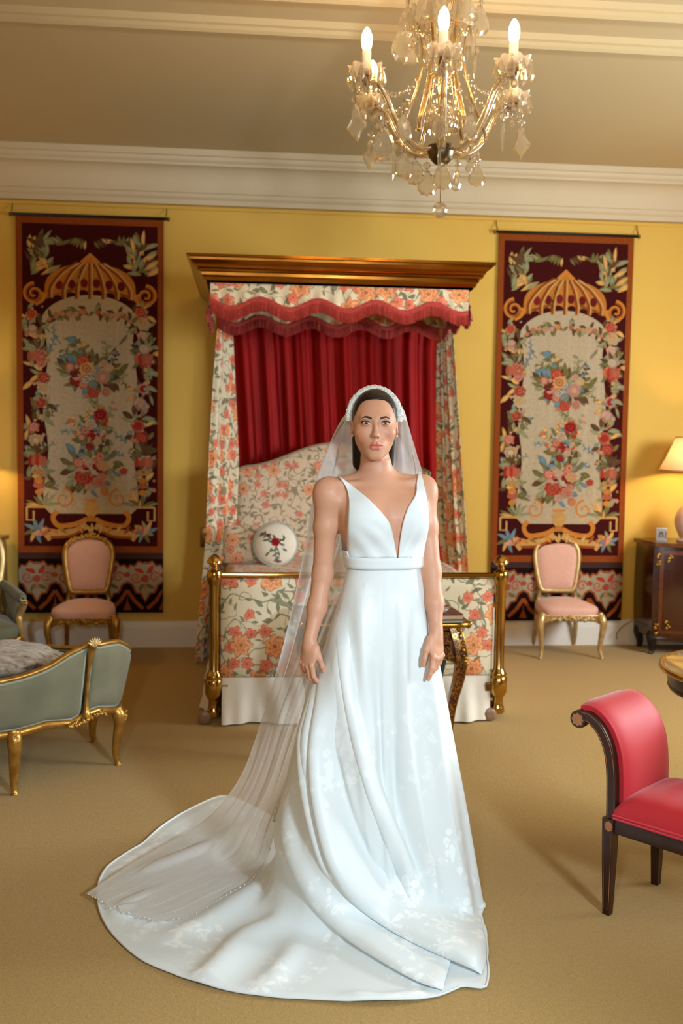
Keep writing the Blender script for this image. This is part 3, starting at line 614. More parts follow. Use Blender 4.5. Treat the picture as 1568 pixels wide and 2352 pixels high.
# mattress under a floral cover
zm = PY(600, 1292, 6.9)[2]; rows, uv = [], []
for i in range(40):
    u = i/39
    for j in range(40):
        v = j/39; x = -hw+.02+(2*hw-.04)*u; y = .05+1.68*v; e = min(1, (1-abs(2*u-1)**10)*4)*min(1, (1-abs(2*v-1)**14)*4)
        rows.append((x, y, zm-.10+.10*e**.4+.008*math.sin(x*9)*math.sin(y*7))); uv.append((x+.4, y+.7))
n = len(rows); rows2 = [(a, b_, zv-.02) for a, b_, _ in rows]
per = [i*40 for i in range(40)]+[39*40+j for j in range(1, 40)]+[i*40+39 for i in range(38, -1, -1)]+[j for j in range(38, 0, -1)]
mk('bedspread', rows+rows2, grid_faces(40, 40)+[[per[k], per[k]+n, per[(k+1) % len(per)]+n, per[(k+1) % len(per)]] for k in range(len(per))], M['floral_small'], bed, uv=uv+uv)
# camel-back headboard
YH = 7.30; hx0, hx1 = PY(541, 1070, YH)[0]-bx0, PY(986, 1080, YH)[0]-bx0; hc = (hx0+hx1)/2; hh = (hx1-hx0)/2; ze, zm2 = PY(541, 1070, YH)[2], PY(745, 1018, YH)[2]
def htop(x):
    t = abs(x-hc)/hh
    return ze-.03*max(0, t-.9)/.1+(zm2-ze)*(.5+.5*math.cos(math.pi*min(1, t/.92)))
V, Fc, uv = padded(hx0, hx1, .45, ze, YH-YB+.05, .06, 60, 30, .04, top=htop); mk('headboard', V, Fc, M['floral_small'], bed, uv=np.array(uv)+1.7, sharp=60)
tp = [(x, YH-YB-.02, htop(x)) for x in np.linspace(hx0, hx1, 50)]
mk('headboard_piping', *tube([(hx0, YH-YB-.02, .6)]+tp+[(hx1, YH-YB-.02, .6)], .008, 8), M['floral_small'], bed)

def pillow(w, h, th, pw=2.6, nu=28, nv=28, wob=.02):
    rows, uv = [], []
    for s in (-1, 1):
        for i in range(nu):
            for j in range(nv):
                u = 2*i/(nu-1)-1; v = 2*j/(nv-1)-1; e = max(0, (1-abs(u)**pw)*(1-abs(v)**pw))**.45
                rows.append((w/2*u*(1-.04*v*v), s*th/2*e, h/2*v*(1-.05*u*u)+wob*.1*math.sin(u*5))); uv.append((w/2*u, h/2*v))
    Fc = grid_faces(nu, nv)+[f[::-1] for f in grid_faces(nu, nv, base=nu*nv)]
    return np.array(rows), Fc, uv
c = PY(562, 1250, 6.86); V, Fc, uv = pillow(.30, .27, .15); V = V @ rotm('X', R(-14)).T
o = mk('bed_pillow', V, Fc, M['floral_small'], uv=np.array(uv)+.3, loc=(c[0]+.0, 6.86, zm+.13)); tag(o, 'rectangular floral pillow leaning at the left of the headboard', 'pillow')
c = PY(632, 1253, 6.72)
cu = thing('round_cushion', 'round white cushion embroidered with a red rose, propped on the bed', 'cushion', (c[0], 6.72, zm), 0)
rad = .148; prof = [(0, .055), (.05, .053), (.09, .045), (.125, .028), (.143, .01), (.145, 0), (.143, -.01), (.125, -.03), (.05, -.05), (0, -.052)]
tilt = rotm('X', R(-12))
V, Fc = lathe(prof, 40); V = V[:, [0, 2, 1]]*np.array([1, -1, 1]); mk('cushion_cover', (V @ tilt.T)+[0, 0, rad], Fc, P('cream_cushion_cotton', srgb(230, 222, 204), .85, var=(40, .12), bump=(300, .2, .001)), cu)
a = np.linspace(0, 2*np.pi, 48, endpoint=False); mk('piping', (tube(np.stack([.146*np.cos(a), 0*a, .146*np.sin(a)], -1), .009, 8, closed=True)[0] @ tilt.T)+[0, 0, rad], tube(np.stack([.146*np.cos(a), 0*a, .146*np.sin(a)], -1), .009, 8, closed=True)[1], P('pale_teal_piping', srgb(168, 180, 172), .8, var=(60, .3)), cu)
D = Design()
for (x, z, an) in [(-.02, .0, 2.3), (.0, -.02, -1.2), (-.02, -.03, -2.3), (.03, .0, -.6), (.0, .03, 1.9), (-.05, .02, 2.9), (.04, .02, .5), (.02, -.05, -1.6), (-.04, -.06, -2.6), (.05, -.03, -.9)]: D.leaf(x, z, .036, .008, an, srgb(104, 114, 92), 1)
D.spray(.0, .0, 2.2, .11, 6, srgb(120, 128, 106), .8, srgb(120, 90, 96)); D.spray(.0, -.02, -1.7, .1, 6, srgb(120, 128, 106), .8, srgb(140, 90, 96)); D.spray(0, 0, .3, .07, 4, srgb(84, 96, 78), .8)
D.flower(0, .01, .034, srgb(176, 50, 56), srgb(120, 20, 32), 2, 6); D.flower(-.05, .055, .014, srgb(150, 60, 66), srgb(110, 30, 40), 2, 5)
V, Fc, C_ = D.arrays(); rr2 = np.hypot(V[:, 0], V[:, 1]); yy = -np.interp(rr2, [0, .05, .09, .125], [.055, .053, .045, .028])-.001-V[:, 2]
mk('rose_embroidery', (np.column_stack([V[:, 0], yy, V[:, 1]]) @ tilt.T)+[0, 0, rad], Fc, M['attr'], cu, smooth=False, col=C_)
# brass light switch by the bed
c = PY(471, 1234, WY); sw = thing('light_switch', 'small brass wall switch plate beside the left bed curtain', 'light switch', (c[0], WY, c[2]-.05))
mk('switch_plate', *box((0, -.006, .05), (.075, .012, .15), .004), M['brass_dark'], sw)
for z in (.03, .07): mk('toggle', *lathe([(.009, 0), (.009, .008), (.005, .012), (.004, .024), (0, .026)], 10, (0, -.012, z), axis='y'), M['brass'], sw)

# ------------------------------------------------------------------ gilt salon chairs
def lumps(b, pts, size, seed=1, flat=.6):
    """a run of carved leaf and shell lumps"""
    r = random.Random(seed)
    for p in pts:
        for k in range(3):
            s = size*r.uniform(.6, 1.1); c = np.array(p)+np.array([r.uniform(-1, 1), r.uniform(-.4, .2), r.uniform(-1, 1)])*size*.7
            V, Fc = ball((0, 0, 0), (s, s*flat, s*.55), 8, 5); V = V @ rotm('Y', r.uniform(0, 3.14)).T; b.add(V+c, Fc)
def cabriole(top, foot, out, r0=.026, n=18, bow=1.0):
    """S-curved leg; out = horizontal outward direction"""
    top, foot, out = (np.asarray(v, float) for v in (top, foot, out)); h = top[2]-foot[2]; pts = []
    for t, o in ((0, .0), (.12, .045), (.28, .05), (.5, .018), (.75, -.012), (.9, -.002), (.97, .014), (1, .02)):
        pts.append(top+(foot-top)*t+np.r_[out*o*bow*h/.33, 0])
    pts = smooth_path(pts, n); t = np.linspace(0, 1, n)
    rad = np.interp(t, [0, .12, .3, .6, .85, .93, .98, 1], np.array([1.15, 1.3, 1.05, .68, .5, .6, .72, .55])*r0)
    return tube(pts, rad, 10)
def dome_seat(outline, z0, th, dome, nr=9):
    """cushion from a plan outline: side band and domed top"""
    o = np.asarray(outline, float); c = o.mean(0); n = len(o); V = []; uv = []
    rings = [(1, 0), (1.015, .3), (1.02, .7), (1.0, .95), (.95, 1.08)]+[(r, 1.1) for r in np.linspace(.86, 0, nr)]
    for q, (s, h) in enumerate(rings):
        p = c+(o-c)*s; z = z0+th*min(h, 1)+(dome*(1-s**2.2) if q > 3 else 0)
        V.append(np.column_stack([p, np.full(n, z)]))
    return np.vstack(V), grid_faces(len(rings), n, cv=True)
def gilt_chair(label, loc, rotz, gilt):
    t = thing('gilt_chair', label, 'chair', loc, rotz, 'gilt salon chairs'); s = .43
    fx, bx, fy, by = .215, .155, -.2, .2
    k = 40; a = np.linspace(0, 2*np.pi, k, endpoint=False); out = []
    for q in a:
        cx, sy = math.cos(q), math.sin(q); e = (abs(cx)**4.5+abs(sy)**4.5)**(-1/4.5); x, y = cx*e, sy*e
        w = .232-.05*(y+1)/2; out.append((x*w, y*.215-.012*(1-x*x)*(y < 0)))
    V, Fc = dome_seat(out, .322, .052, .05); mk('seat', V, Fc, M['pink'], t)
    # serpentine carved seat rail, one piece per side
    def rail(P0, P1, nm, drop):
        P0, P1 = np.array(P0), np.array(P1); n = 24; rows = []; d = P1-P0; L = np.linalg.norm(d); d /= L; nrm = np.array([d[1], -d[0]])
        for i in range(n):
            u = i/(n-1); bow = .012*math.sin(math.pi*u); lo = .322-.028-drop*(.5*math.cos(4*math.pi*u)*.4+.9*abs(2*u-1)**3+.35*math.exp(-((u-.5)/.1)**2))
            p = P0+d*L*u+nrm*bow
            for (o, z) in ((.012, .328), (.018, .318), (.012, .308), (.016, lo+.008), (.01, lo), (-.012, lo), (-.012, .328)): rows.append((*(p+nrm*o), z))
        return mk(nm, rows, grid_faces(n, 7, cv=True), gilt, t, sharp=50)
    fr = rail((-fx, fy), (fx, fy), 'seat_rail', .035); rail((fx, fy), (bx, by), 'seat_rail', .03); rail((-bx, by), (-fx, fy), 'seat_rail', .03); rail((bx, by), (-bx, by), 'seat_rail', .02)
    b = MB(); lumps(b, [(x, fy-.025, .305-.012*abs(math.sin(x*9))) for x in np.linspace(-.15, .15, 13)], .016, 3); b.mk('carving', gilt, fr)
    for sx in (-1, 1):
        d = np.array([sx*.6, -.8]); lg = mk('leg', *cabriole((sx*fx, fy+.005, .33), (sx*(fx+.012), fy-.025, 0), d, .023, bow=.6), gilt, t)
        b = MB(); lumps(b, [(sx*(fx+.012), fy-.03, z) for z in (.315, .29, .265)], .013, 5+sx); b.mk('carving', gilt, lg); b = MB(); lumps(b, [(sx*(fx+.015), fy-.035, .02)], .012, 9); b.mk('toe_carving', gilt, lg)
        mk('leg', *tube(smooth_path([(sx*bx, by, .34), (sx*(bx+.003), by+.01, .2), (sx*(bx+.008), by+.035, .08), (sx*(bx+.008), by+.06, 0)], 12), np.linspace(.021, .014, 12), 8), gilt, t)
    # back: frame, pad, posts, crest
    def bk(x, z): return (x, by-.005+(z-.4)*.17+.25*x*x*-1, z)
    half = [(0, .445), (.09, .447), (.125, .455), (.142, .5), (.158, .58), (.17, .66), (.174, .72), (.163, .775), (.13, .815), (.075, .838), (0, .848)]
    ol = smooth_path(half, 34); ol = np.vstack([ol, (ol*[-1, 1])[::-1][1:-1]])
    pth = np.array([bk(x, z) for x, z in ol]); sec = [(-.017, -.016), (-.008, -.021), (.003, -.015), (.010, -.02), (.017, -.012), (.017, .014), (-.017, .014)]
    V, Fc = sweep(pth, np.array(sec)*1.0, up=(0, 1, 0), closed=True)
    mk('back_frame', *sweep(pth, circ(10, .019, .021), up=(0, 1, 0), closed=True), gilt, t)
    c = ol.mean(0); V = []
    for r_, dy in ((1.0, 0), (.9, -.006), (.8, -.016), (.66, -.024), (.45, -.028), (.2, -.03), (0, -.03)):
        p = c+(ol-c)*r_; q = np.array([bk(x, z) for x, z in p]); q[:, 1] += dy-.004; V.append(q)
    V.append(np.array([bk(x, z) for x, z in ol])+[0, .012, 0]); nn = len(ol)
    Fb = grid_faces(7, nn, cv=True)+[[7*nn+i for i in range(nn)]]
    mk('back_pad', np.vstack(V), Fb, M['pink'], t)
    for sx in (-1, 1): mk('back_post', *tube([(sx*.15, by, .33), (sx*.146, by+.005, .40), bk(sx*.135, .47)], [.021, .018, .017], 8), gilt, t)
    b = MB(); lumps(b, [(x, bk(x, z)[1]-.012, z+.004) for x, z in [(0, .862), (-.03, .856), (.03, .856), (-.06, .848), (.06, .848), (-.09, .838), (.09, .838), (-.115, .822), (.115, .822), (-.14, .8), (.14, .8), (0, .872)]], .018, 2); b.mk('crest_carving', gilt, t)
    return t
gilt_chair('gilded chair with rose pink upholstery standing right of the bed, before the right tapestry', (2.405, 7.345, 0), R(-2), M['gilt_pale'])
gilt_chair('gilded chair with peach pink upholstery standing left of the bed, behind the green settee', (-1.17, 7.28, 0), R(3), M['gilt'])

# ------------------------------------------------------------------ commodes with lamps
M['marquetry'] = P('kingwood_veneer', srgb(66, 30, 18), .22, spec=.5, var=(8, .7, srgb(30, 12, 8)), stretch=(1, 1, .2), coat=.5)
M['veneer_edge'] = P('tulipwood_banding', srgb(108, 54, 26), .28, var=(18, .5, srgb(70, 30, 14)), coat=.4)
M['marble'] = P('brown_marble', srgb(126, 78, 40), .2, var=(9, .8, srgb(70, 38, 20)), coat=.3)
M['ormolu'] = P('ormolu', srgb(186, 142, 66), .3, metal=1, var=(30, .5, srgb(110, 74, 28)), bump=(90, .3, .003))
def commode(label, loc, W=1.3, D=.5, Hc=.86):
    t = thing('commode', label, 'commode', loc, 0, 'dark commodes along the back wall'); n = 61
    def plan(u): return (-W/2+W*u, -D+.16*abs(2*u-1)**2.2-.02*math.cos(2*math.pi*u*2)*.5)
    def shell(z0, z1, off, nm, mat, par, u0=0.0, u1=1.0, back=True, bom=.02, nz=12):
        rows = []; us = np.linspace(u0, u1, n)
        for j in range(nz):
            v = j/(nz-1); z = z0+(z1-z0)*v; bulge = bom*math.sin(math.pi*min(1, (z-.12)/(Hc-.14))) if bom else 0
            ring = [(x*(1+bulge/W), y-bulge-off, z) for x, y in (plan(u) for u in us)]
            if back: ring = [(ring[0][0]-off, -.005, z)]+ring+[(ring[-1][0]+off, -.005, z)]
            else: ring = ring+[(a, b_+.012, c_) for a, b_, c_ in ring[::-1]]
            rows.append(ring)
        m = len(rows[0]); V = np.array(rows).reshape(-1, 3)
        return mk(nm, V, grid_faces(nz, m, cv=True)+[list(range(m)), [(nz-1)*m+i for i in range(m)][::-1]], mat, par, sharp=40)
    shell(.13, Hc-.03, 0, 'body', M['marquetry'], t)
    shell(Hc-.03, Hc, .025, 'marble_top', M['marble'], t, bom=0, nz=3)
    for (u0, u1) in ((.03, .24), (.27, .49), (.51, .73), (.76, .97)):
        d = shell(.17, Hc-.06, .006, 'door', M['veneer_edge'], t, u0, u1, back=False); shell(.20, Hc-.09, .012, 'veneer_panel', M['marquetry'], d, u0+.022, u1-.022, back=False)
        for uu in (u0+.035, u1-.035):
            for z in (.22, Hc-.11):
                b = MB(); x, y = plan(uu); lumps(b, [(x, y-.035, z), (x+.02*(1 if uu < (u0+u1)/2 else -1), y-.035, z+.012), (x, y-.035, z+.035*(1 if z < .4 else -1))], .015, int(uu*100), .4); b.mk('corner_mount', M['ormolu'], d)
    for uu in (.015, .255, .5, .745, .985):
        x, y = plan(uu)
        for zz in ([Hc-.08-.03*k for k in range(4)], [.18+.03*k for k in range(3)]): b = MB(); lumps(b, [(x, y-.03, z) for z in zz], .016, int(uu*90), .5); b.mk('ormolu_mount', M['ormolu'], t)
    rows = []; us = np.linspace(.0, 1, n)
    for u in us:
        x, y = plan(u); lo = .13-.055*(math.exp(-((u-.5)/.12)**2)+.6*math.exp(-((u-.25)/.06)**2)*.4); rows += [(x, y-.004, .14), (x, y-.006, lo), (x, y+.02, lo), (x, y+.02, .14)]
    mk('apron', rows, grid_faces(n, 4, cv=True), M['marquetry'], t, sharp=40)
    for (x, y, ox, oy) in ((-W/2+.03, -D+.19, -.7, -.7), (W/2-.03, -D+.19, .7, -.7), (-W/2+.04, -.06, -.7, .2), (W/2-.04, -.06, .7, .2)):
        lg = mk('leg', *cabriole((x, y, .16), (x+ox*.02, y+oy*.02, 0), (ox, oy), .034, 12), M['dark'], t)
        b = MB(); lumps(b, [(x+ox*.03, y+oy*.03, .02)], .014, 4); b.mk('sabot', M['ormolu'], lg)
    return t
M['shade'] = None
def shade_mat():
    m, nt, b = new_mat('pleated_silk_shade'); nt.nodes.remove(b); out = nt.nodes['Material Output']
    tc = node(nt, 'ShaderNodeTexCoord').outputs['Object']; f = noise(nt, tc, 40, 3.0)*.15
    c = mixc(nt, f, srgb(238, 206, 170), srgb(220, 170, 120))
    d = node(nt, 'ShaderNodeBsdfDiffuse'); tr = node(nt, 'ShaderNodeBsdfTranslucent'); nt.links.new(c, d.inputs[0]); nt.links.new(c, tr.inputs[0])
    mx = node(nt, 'ShaderNodeMixShader'); mx.inputs[0].default_value = .2; nt.links.new(d.outputs[0], mx.inputs[1]); nt.links.new(tr.outputs[0], mx.inputs[2]); nt.links.new(mx.outputs[0], out.inputs[0])
    return m
M['shade'] = shade_mat()
M['porcelain'] = P('pink_porcelain', srgb(226, 190, 176), .2, var=(14, .3, srgb(206, 150, 130)), coat=.4)
def table_lamp(label, loc, zs0, zs1, r0=.23, r1=.115):
    t = thing('table_lamp', label, 'lamp', loc, 0, 'shaded table lamps'); z0 = loc[2]; h0, h1 = zs0-z0, zs1-z0
    mk('lamp_base', *lathe([(0, 0), (.08, 0), (.085, .012), (.07, .02), (.06, .03), (.075, .06), (.1, .12), (.105, .17), (.085, .23), (.045, .275), (.03, .29), (.034, .3), (.02, .31), (0, .31)], 28), M['porcelain'], t, sharp=40)
    mk('lamp_stem', *tube([(0, 0, .3), (0, 0, h0+.06)], .008, 8), M['brass'], t)
    n = 160; rows = []
    for i in range(n):
        a = 2*math.pi*i/n; q = 1+(.012 if i % 2 else -.012)
        for j in range(6):
            v = j/5; r = (r0+(r1-r0)*(v**.85))*q; rows.append((r*math.cos(a), r*math.sin(a), h0+(h1-h0)*v))
    mk('lamp_shade', rows, grid_faces(n, 6, cu=True), M['shade'], t)
    a = np.linspace(0, 2*np.pi, 48, endpoint=False)
    for r, z in ((r0, h0), (r1, h1)): mk('shade_trim', *tube(np.stack([r*np.cos(a), r*np.sin(a), z+0*a], -1), .005, 6, closed=True), P('shade_braid', srgb(206, 160, 112), .8, var=(60, .3)), t)
    mk('bulb', *ball((0, 0, h0+.09), (.028, .028, .04), 14, 10), P('lamp_bulb', (1, .8, .5), .4, emit=(1, .66, .3, 360)), t)
commode('dark inlaid commode with gilt mounts at the right, under a lamp', (3.71, WY-.03, 0))
commode('dark cabinet at the far left edge beside the left tapestry', (-2.45, WY-.03, 0))
cz_ = .86
table_lamp('table lamp with pleated shade on the right commode', (3.345, 7.3, cz_), 1.405, 1.655)
table_lamp('table lamp with pleated shade on the left cabinet, just past the frame', (-2.06, 7.3, cz_), 1.405, 1.655)
# little picture block on the commode
pc = PY(1518, 1236, 7.36); pb = thing('photo_block', 'small clear picture block with a grey sketch on the right commode', 'photo frame', (pc[0], 7.36, cz_), R(-8))
mk('frame', *box((0, 0, .05), (.082, .02, .1), .003), P('clear_acrylic', srgb(206, 200, 190), .1, spec=.6, var=(20, .1)), pb)
D = Design(); D.rect(-.034, .036, .006, .095, srgb(176, 172, 170), 0)
D.poly([(-.022, .03)]+[(-.004+.018*math.cos(q), .05+.024*math.sin(q)) for q in np.linspace(np.pi, 0, 12)]+[(.014, .03)], srgb(96, 92, 92), 1); D.poly([(-.014, .03)]+[(-.004+.01*math.cos(q), .046+.014*math.sin(q)) for q in np.linspace(np.pi, 0, 10)]+[(.006, .03)], srgb(150, 146, 144), 2); D.stroke([(-.03, .029), (.022, .029)], .0015, srgb(120, 116, 114), 1.5); D.rect(.026, .036, .02, .075, srgb(170, 90, 50), 1)
V, Fc, C_ = D.arrays(); mk('picture', np.column_stack([V[:, 0], -.0125-V[:, 2], V[:, 1]]), Fc, M['attr'], pb, smooth=False, col=C_)
# lamp flex trailing along the skirting
pts = [PY(1452, 1426, 7.58), PY(1438, 1433, 7.57), PY(1422, 1446, 7.55), PY(1415, 1460, 7.53), PZ(1420, 1474, .008), PZ(1434, 1476, .008), PZ(1444, 1468, .012)]
o = mk('lamp_flex', *tube(smooth_path(pts, 40), .0035, 6), P('flex_rubber', srgb(60, 50, 40), .5, var=(30, .2))); tag(o, 'thin looping electric cable against the skirting beside the right commode', 'cable')

# ------------------------------------------------------------------ round table at the right edge
rt_z = .72; e = PY(1523, 1545, 3.95); RT = .46; tc_ = np.array([PZ(1523, 1543, rt_z)[0]+RT+.035, PZ(1523, 1543, rt_z)[1]+.02])
tb = thing('round_table', 'round dark table with mirror-bright top at the right edge', 'table', (tc_[0], tc_[1], 0))
mk('table_top', *lathe([(0, rt_z-.03), (RT-.03, rt_z-.03), (RT-.008, rt_z-.024), (RT-.004, rt_z-.012), (RT-.012, rt_z-.004), (RT-.02, rt_z-.002), (RT-.024, rt_z), (0, rt_z)], 96), P('mirror_top', srgb(240, 214, 156), .1, metal=.6, var=(2, .1), coat=.5), tb, sharp=30)
a = np.linspace(0, 2*np.pi, 96, endpoint=False)
mk('brass_rim', *tube(np.stack([(RT-.004)*np.cos(a), (RT-.004)*np.sin(a), rt_z-.014+0*a], -1), .011, 8, closed=True), M['brass'], tb)
mk('table_apron', *lathe([(RT-.06, rt_z-.1), (RT-.035, rt_z-.1), (RT-.03, rt_z-.09), (RT-.035, rt_z-.08), (RT-.03, rt_z-.07), (RT-.028, rt_z-.03), (RT-.06, rt_z-.03)], 72), M['mahogany'], tb, sharp=30)
mk('pedestal', *lathe([(0, .0), (.05, .1), (.055, .2), (.035, .26), (.05, .32), (.07, .42), (.04, .52), (.05, .6), (.1, rt_z-.04), (0, rt_z-.04)], 24), M['mahogany'], tb)
for k in range(3):
    an = R(90+120*k); d = np.array([math.cos(an), math.sin(an)]); pth = smooth_path([(*(d*.03), .22), (*(d*.16), .2), (*(d*.28), .08), (*(d*.34), .02)], 14)
    mk('foot', *tube(pth, np.linspace(.03, .018, 14), 8), M['mahogany'], tb)

# ------------------------------------------------------------------ red scroll-end bench
bl = PZ(1385, 2095); bn = thing('scroll_bench', 'red silk bench with dark scroll arm and tapered legs', 'bench', (bl[0], bl[1], 0), math.atan2(-.77, .635))
BW, BL = .34, 1.12
def zoff(prof, t):   # offset a polyline sideways
    p = np.asarray(prof, float); T = np.gradient(p, axis=0); T /= np.linalg.norm(T, axis=1)[:, None]; return p+np.stack([-T[:, 1], T[:, 0]], -1)*t
armc = smooth_path([(.006, .33), (.004, .42), (.0, .5), (-.012, .565), (-.04, .62), (-.08, .652), (-.108, .648)], 30)   # outer line of the arm frame
def arm(end):
    fx_ = (lambda x: x) if end == 0 else (lambda x: BL-x)
    for y0 in (-.014, BW-.014):
        inner = zoff(armc, -.034*1.0); poly = np.vstack([armc, inner[::-1]]); V, Fc = extr([(fx_(x), z) for x, z in poly], y0, y0+.028)
        fr = mk('arm_frame', V, Fc, M['mahogany'], bn, sharp=40)
        V, Fc = lathe([(0, -.016), (.029, -.016), (.031, -.012), (.031, .012), (.029, .016), (0, .016)], 22, (0, 0, 0), axis='y'); mk('scroll_end', V+[fx_(-.116), y0+.014, .655], Fc, M['mahogany'], fr, sharp=40)
        yy = y0-.0022 if y0 < .1 else y0+.0302
        pv = [(fx_(-.116)+.021*math.cos(q)*(1+.12*math.cos(q*8)), .655+.021*math.sin(q)*(1+.12*math.cos(q*8))) for q in np.linspace(0, 6.28, 48, endpoint=False)]
        V, Fc = extr(pv, yy, yy-.0012 if y0 < .1 else yy+.0012); mk('patera_inlay', V, Fc, M['inlay'], fr, smooth=False)
        V, Fc = extr([(fx_(.02)+.014*math.cos(q)*(1+.1*math.cos(q*8)), .315+.017*math.sin(q)*(1+.1*math.cos(q*8))) for q in np.linspace(0, 6.28, 40, endpoint=False)], -.0212 if y0 < .1 else BW+.0212, -.018 if y0 < .1 else BW+.018); mk('patera_inlay', V, Fc, M['inlay'], fr, smooth=False)
        for off in (-.004, -.029):
            ln = zoff(armc, off); mk('string_inlay', *tube([(fx_(x), yy+.0018 if y0 < .1 else yy-.0018, z) for x, z in ln], .0011, 4), M['inlay'], fr)
    # padded roll between the frames
    outr = zoff(armc, -.004)
    top = zoff(armc, -.058); top[:, 0] = top[:, 0]
    prof2 = np.vstack([outr, [(-.132, .636), (-.126, .612), (-.105, .606), (-.09, .618)][0:0] or np.array([(-.134, .645), (-.13, .672)]), zoff(armc, -.058)[::-1]])
    ny = 17; rows = []
    for j in range(ny):
        v = j/(ny-1); y = .012+(BW-.024)*v; e_ = (1-abs(2*v-1)**6)
        for i, (x, z) in enumerate(prof2):
            k = 1 if i >= len(outr) else 0
            d = np.array([x, z])
            if k:
                ii = min(len(outr)-1, max(0, len(prof2)-1-i)); T = np.gradient(armc, axis=0)[ii]; T = T/np.linalg.norm(T); d = d+np.array([T[1], -T[0]])*(.012*(e_-1)+.004)
            rows.append((fx_(d[0]), y, d[1]))
    m = len(prof2)
    mk('arm_pad', rows, grid_faces(ny, m, cv=True)+[list(range(m)), [(ny-1)*m+i for i in range(m)][::-1]], M['red_silk'], bn, sharp=60)
    for y0 in (.016, BW-.016):
        pl = zoff(armc, -.048); mk('piping', *tube([(fx_(x), y0, z) for x, z in pl], .0048, 7), M['red_silk'], bn)
arm(0); arm(1)
for (x, y) in ((.016, 0), (.016, BW), (BL-.016, 0), (BL-.016, BW)):
    rows = []
    for z, w in ((0, .0125), (.03, .0135), (.2, .0185), (.34, .021)): rows += [(x-w, y-w, z), (x+w, y-w, z), (x+w, y+w, z), (x-w, y+w, z)]
    lg = mk('leg', rows, grid_faces(4, 4, cv=True)+[[0, 1, 2, 3][::-1], [12, 13, 14, 15]], M['mahogany'], bn, smooth=False)
    if y == 0:
        for s_ in (-1, 1): mk('string_inlay', *tube([(x+s_*.0095, y-.0138, .02), (x+s_*.015, y-.0202, .29)], .0009, 4), M['inlay'], lg)
for y in (0, BW): mk('seat_rail', *box((BL/2, y, .318), (BL-.06, .03, .05), .003), M['mahogany'], bn)
for x in (.016, BL-.016): mk('seat_rail', *box((x, BW/2, .318), (.03, BW-.04, .05), .003), M['mahogany'], bn)
rows, uv = [], []
for i in range(60):
    u = i/59
    for j in range(24):
        v = j/23; x = .034+(BL-.068)*u; y = -.016+(BW+.032)*v; e_ = max(0, (1-abs(2*u-1)**14)*(1-abs(2*v-1)**5))**.45
        rows.append((x, y, .345+.03+.062*e_+.003*e_*math.sin(x*70+4*math.sin(y*9))*math.exp(-((v-.5)/.5)**2)*.6))
n = len(rows); per = [i*24 for i in range(60)]+[59*24+j for j in range(1, 24)]+[i*24+23 for i in range(58, -1, -1)]+[j for j in range(22, 0, -1)]
rows += [(a_, b_, .343) for a_, b_, _ in rows]
mk('seat_cushion', rows, grid_faces(60, 24)+[[per[k], per[k]+n, per[(k+1) % len(per)]+n, per[(k+1) % len(per)]] for k in range(len(per))]+[[p+n for p in per]], M['red_silk'], bn, sharp=70)
for z in (.347, .358): mk('piping', *tube([(.034, -.018, z), (BL-.034, -.018, z)], .0045, 7), M['red_silk'], bn)

# ------------------------------------------------------------------ green velvet settee at the left
sp = np.array([(-2.75, 4.27), (-2.3, 4.22), (-1.8, 4.24), (-1.4, 4.33), (-1.03, 4.49), (-.86, 4.585), (-.757, 4.67), (-.685, 4.76), (-.645, 4.86), (-.645, 4.99), (-.72, 5.13), (-.86, 5.25), (-1.2, 5.4), (-1.7, 5.5), (-2.3, 5.52), (-2.75, 5.5)])
sc0 = np.array([-1.7, 4.87]); se = thing('velvet_settee', 'sage green velvet settee with carved gilt frame, seen from behind at the left', 'settee', (sc0[0], sc0[1], 0))
NS = 160; sl = smooth_path(sp, NS)-sc0; par = np.linspace(0, len(sp)-1, NS)
T_ = np.gradient(sl, axis=0); T_ /= np.linalg.norm(T_, axis=1)[:, None]; SN = np.stack([T_[:, 1], -T_[:, 0]], -1)    # outward normal
ztopS = np.interp(par, [0, 2, 3, 3.6, 4, 4.6, 5.2, 5.6, 6, 6.3, 6.8, 7.4, 8, 8.6, 10, 12, 15], [.5, .5, .51, .525, .54, .575, .622, .64, .655, .64, .64, .632, .6, .565, .5, .47, .47])
zlow = np.interp(par, [0, 4, 4.6, 5.4, 6, 6.6, 7.4, 8.2, 12, 15], [.275, .275, .295, .28, .305, .31, .29, .27, .27, .27])
def wallstrip(i0, i1, z0, z1, off, bulge, nv=16, th=.02):
    rows = []
    for q, i in enumerate(range(i0, i1)):
        u = q/(i1-i0-1)
        for j in range(nv):
            v = j/(nv-1); z = z0[i]+(z1[i]-z0[i])*v; e_ = (max(0, (1-abs(2*u-1)**8)*(1-abs(2*v-1)**6)))**.5
            p = sl[i]+SN[i]*(off+bulge*e_+.055*(v**2)+.012*math.sin(v*3.1)); rows.append((p[0], p[1], z))
    n1 = i1-i0; n = len(rows)
    back = [(a_-SN[i0+k//nv][0]*th, b_-SN[i0+k//nv][1]*th, c_) for k, (a_, b_, c_) in enumerate(rows)]
    per = [i*nv for i in range(n1)]+[(n1-1)*nv+j for j in range(1, nv)]+[i*nv+nv-1 for i in range(n1-2, -1, -1)]+[j for j in range(nv-2, 0, -1)]
    edge = [rows[k] for k in per]
    return rows+back, grid_faces(n1, nv)+[f[::-1] for f in grid_faces(n1, nv, base=n)]+[[per[k], per[k]+n, per[(k+1) % len(per)]+n, per[(k+1) % len(per)]] for k in range(len(per))], edge
iC = int(6/(len(sp)-1)*(NS-1)); iB = int(9.2/(len(sp)-1)*(NS-1))
i4 = int(3.95/(len(sp)-1)*(NS-1))
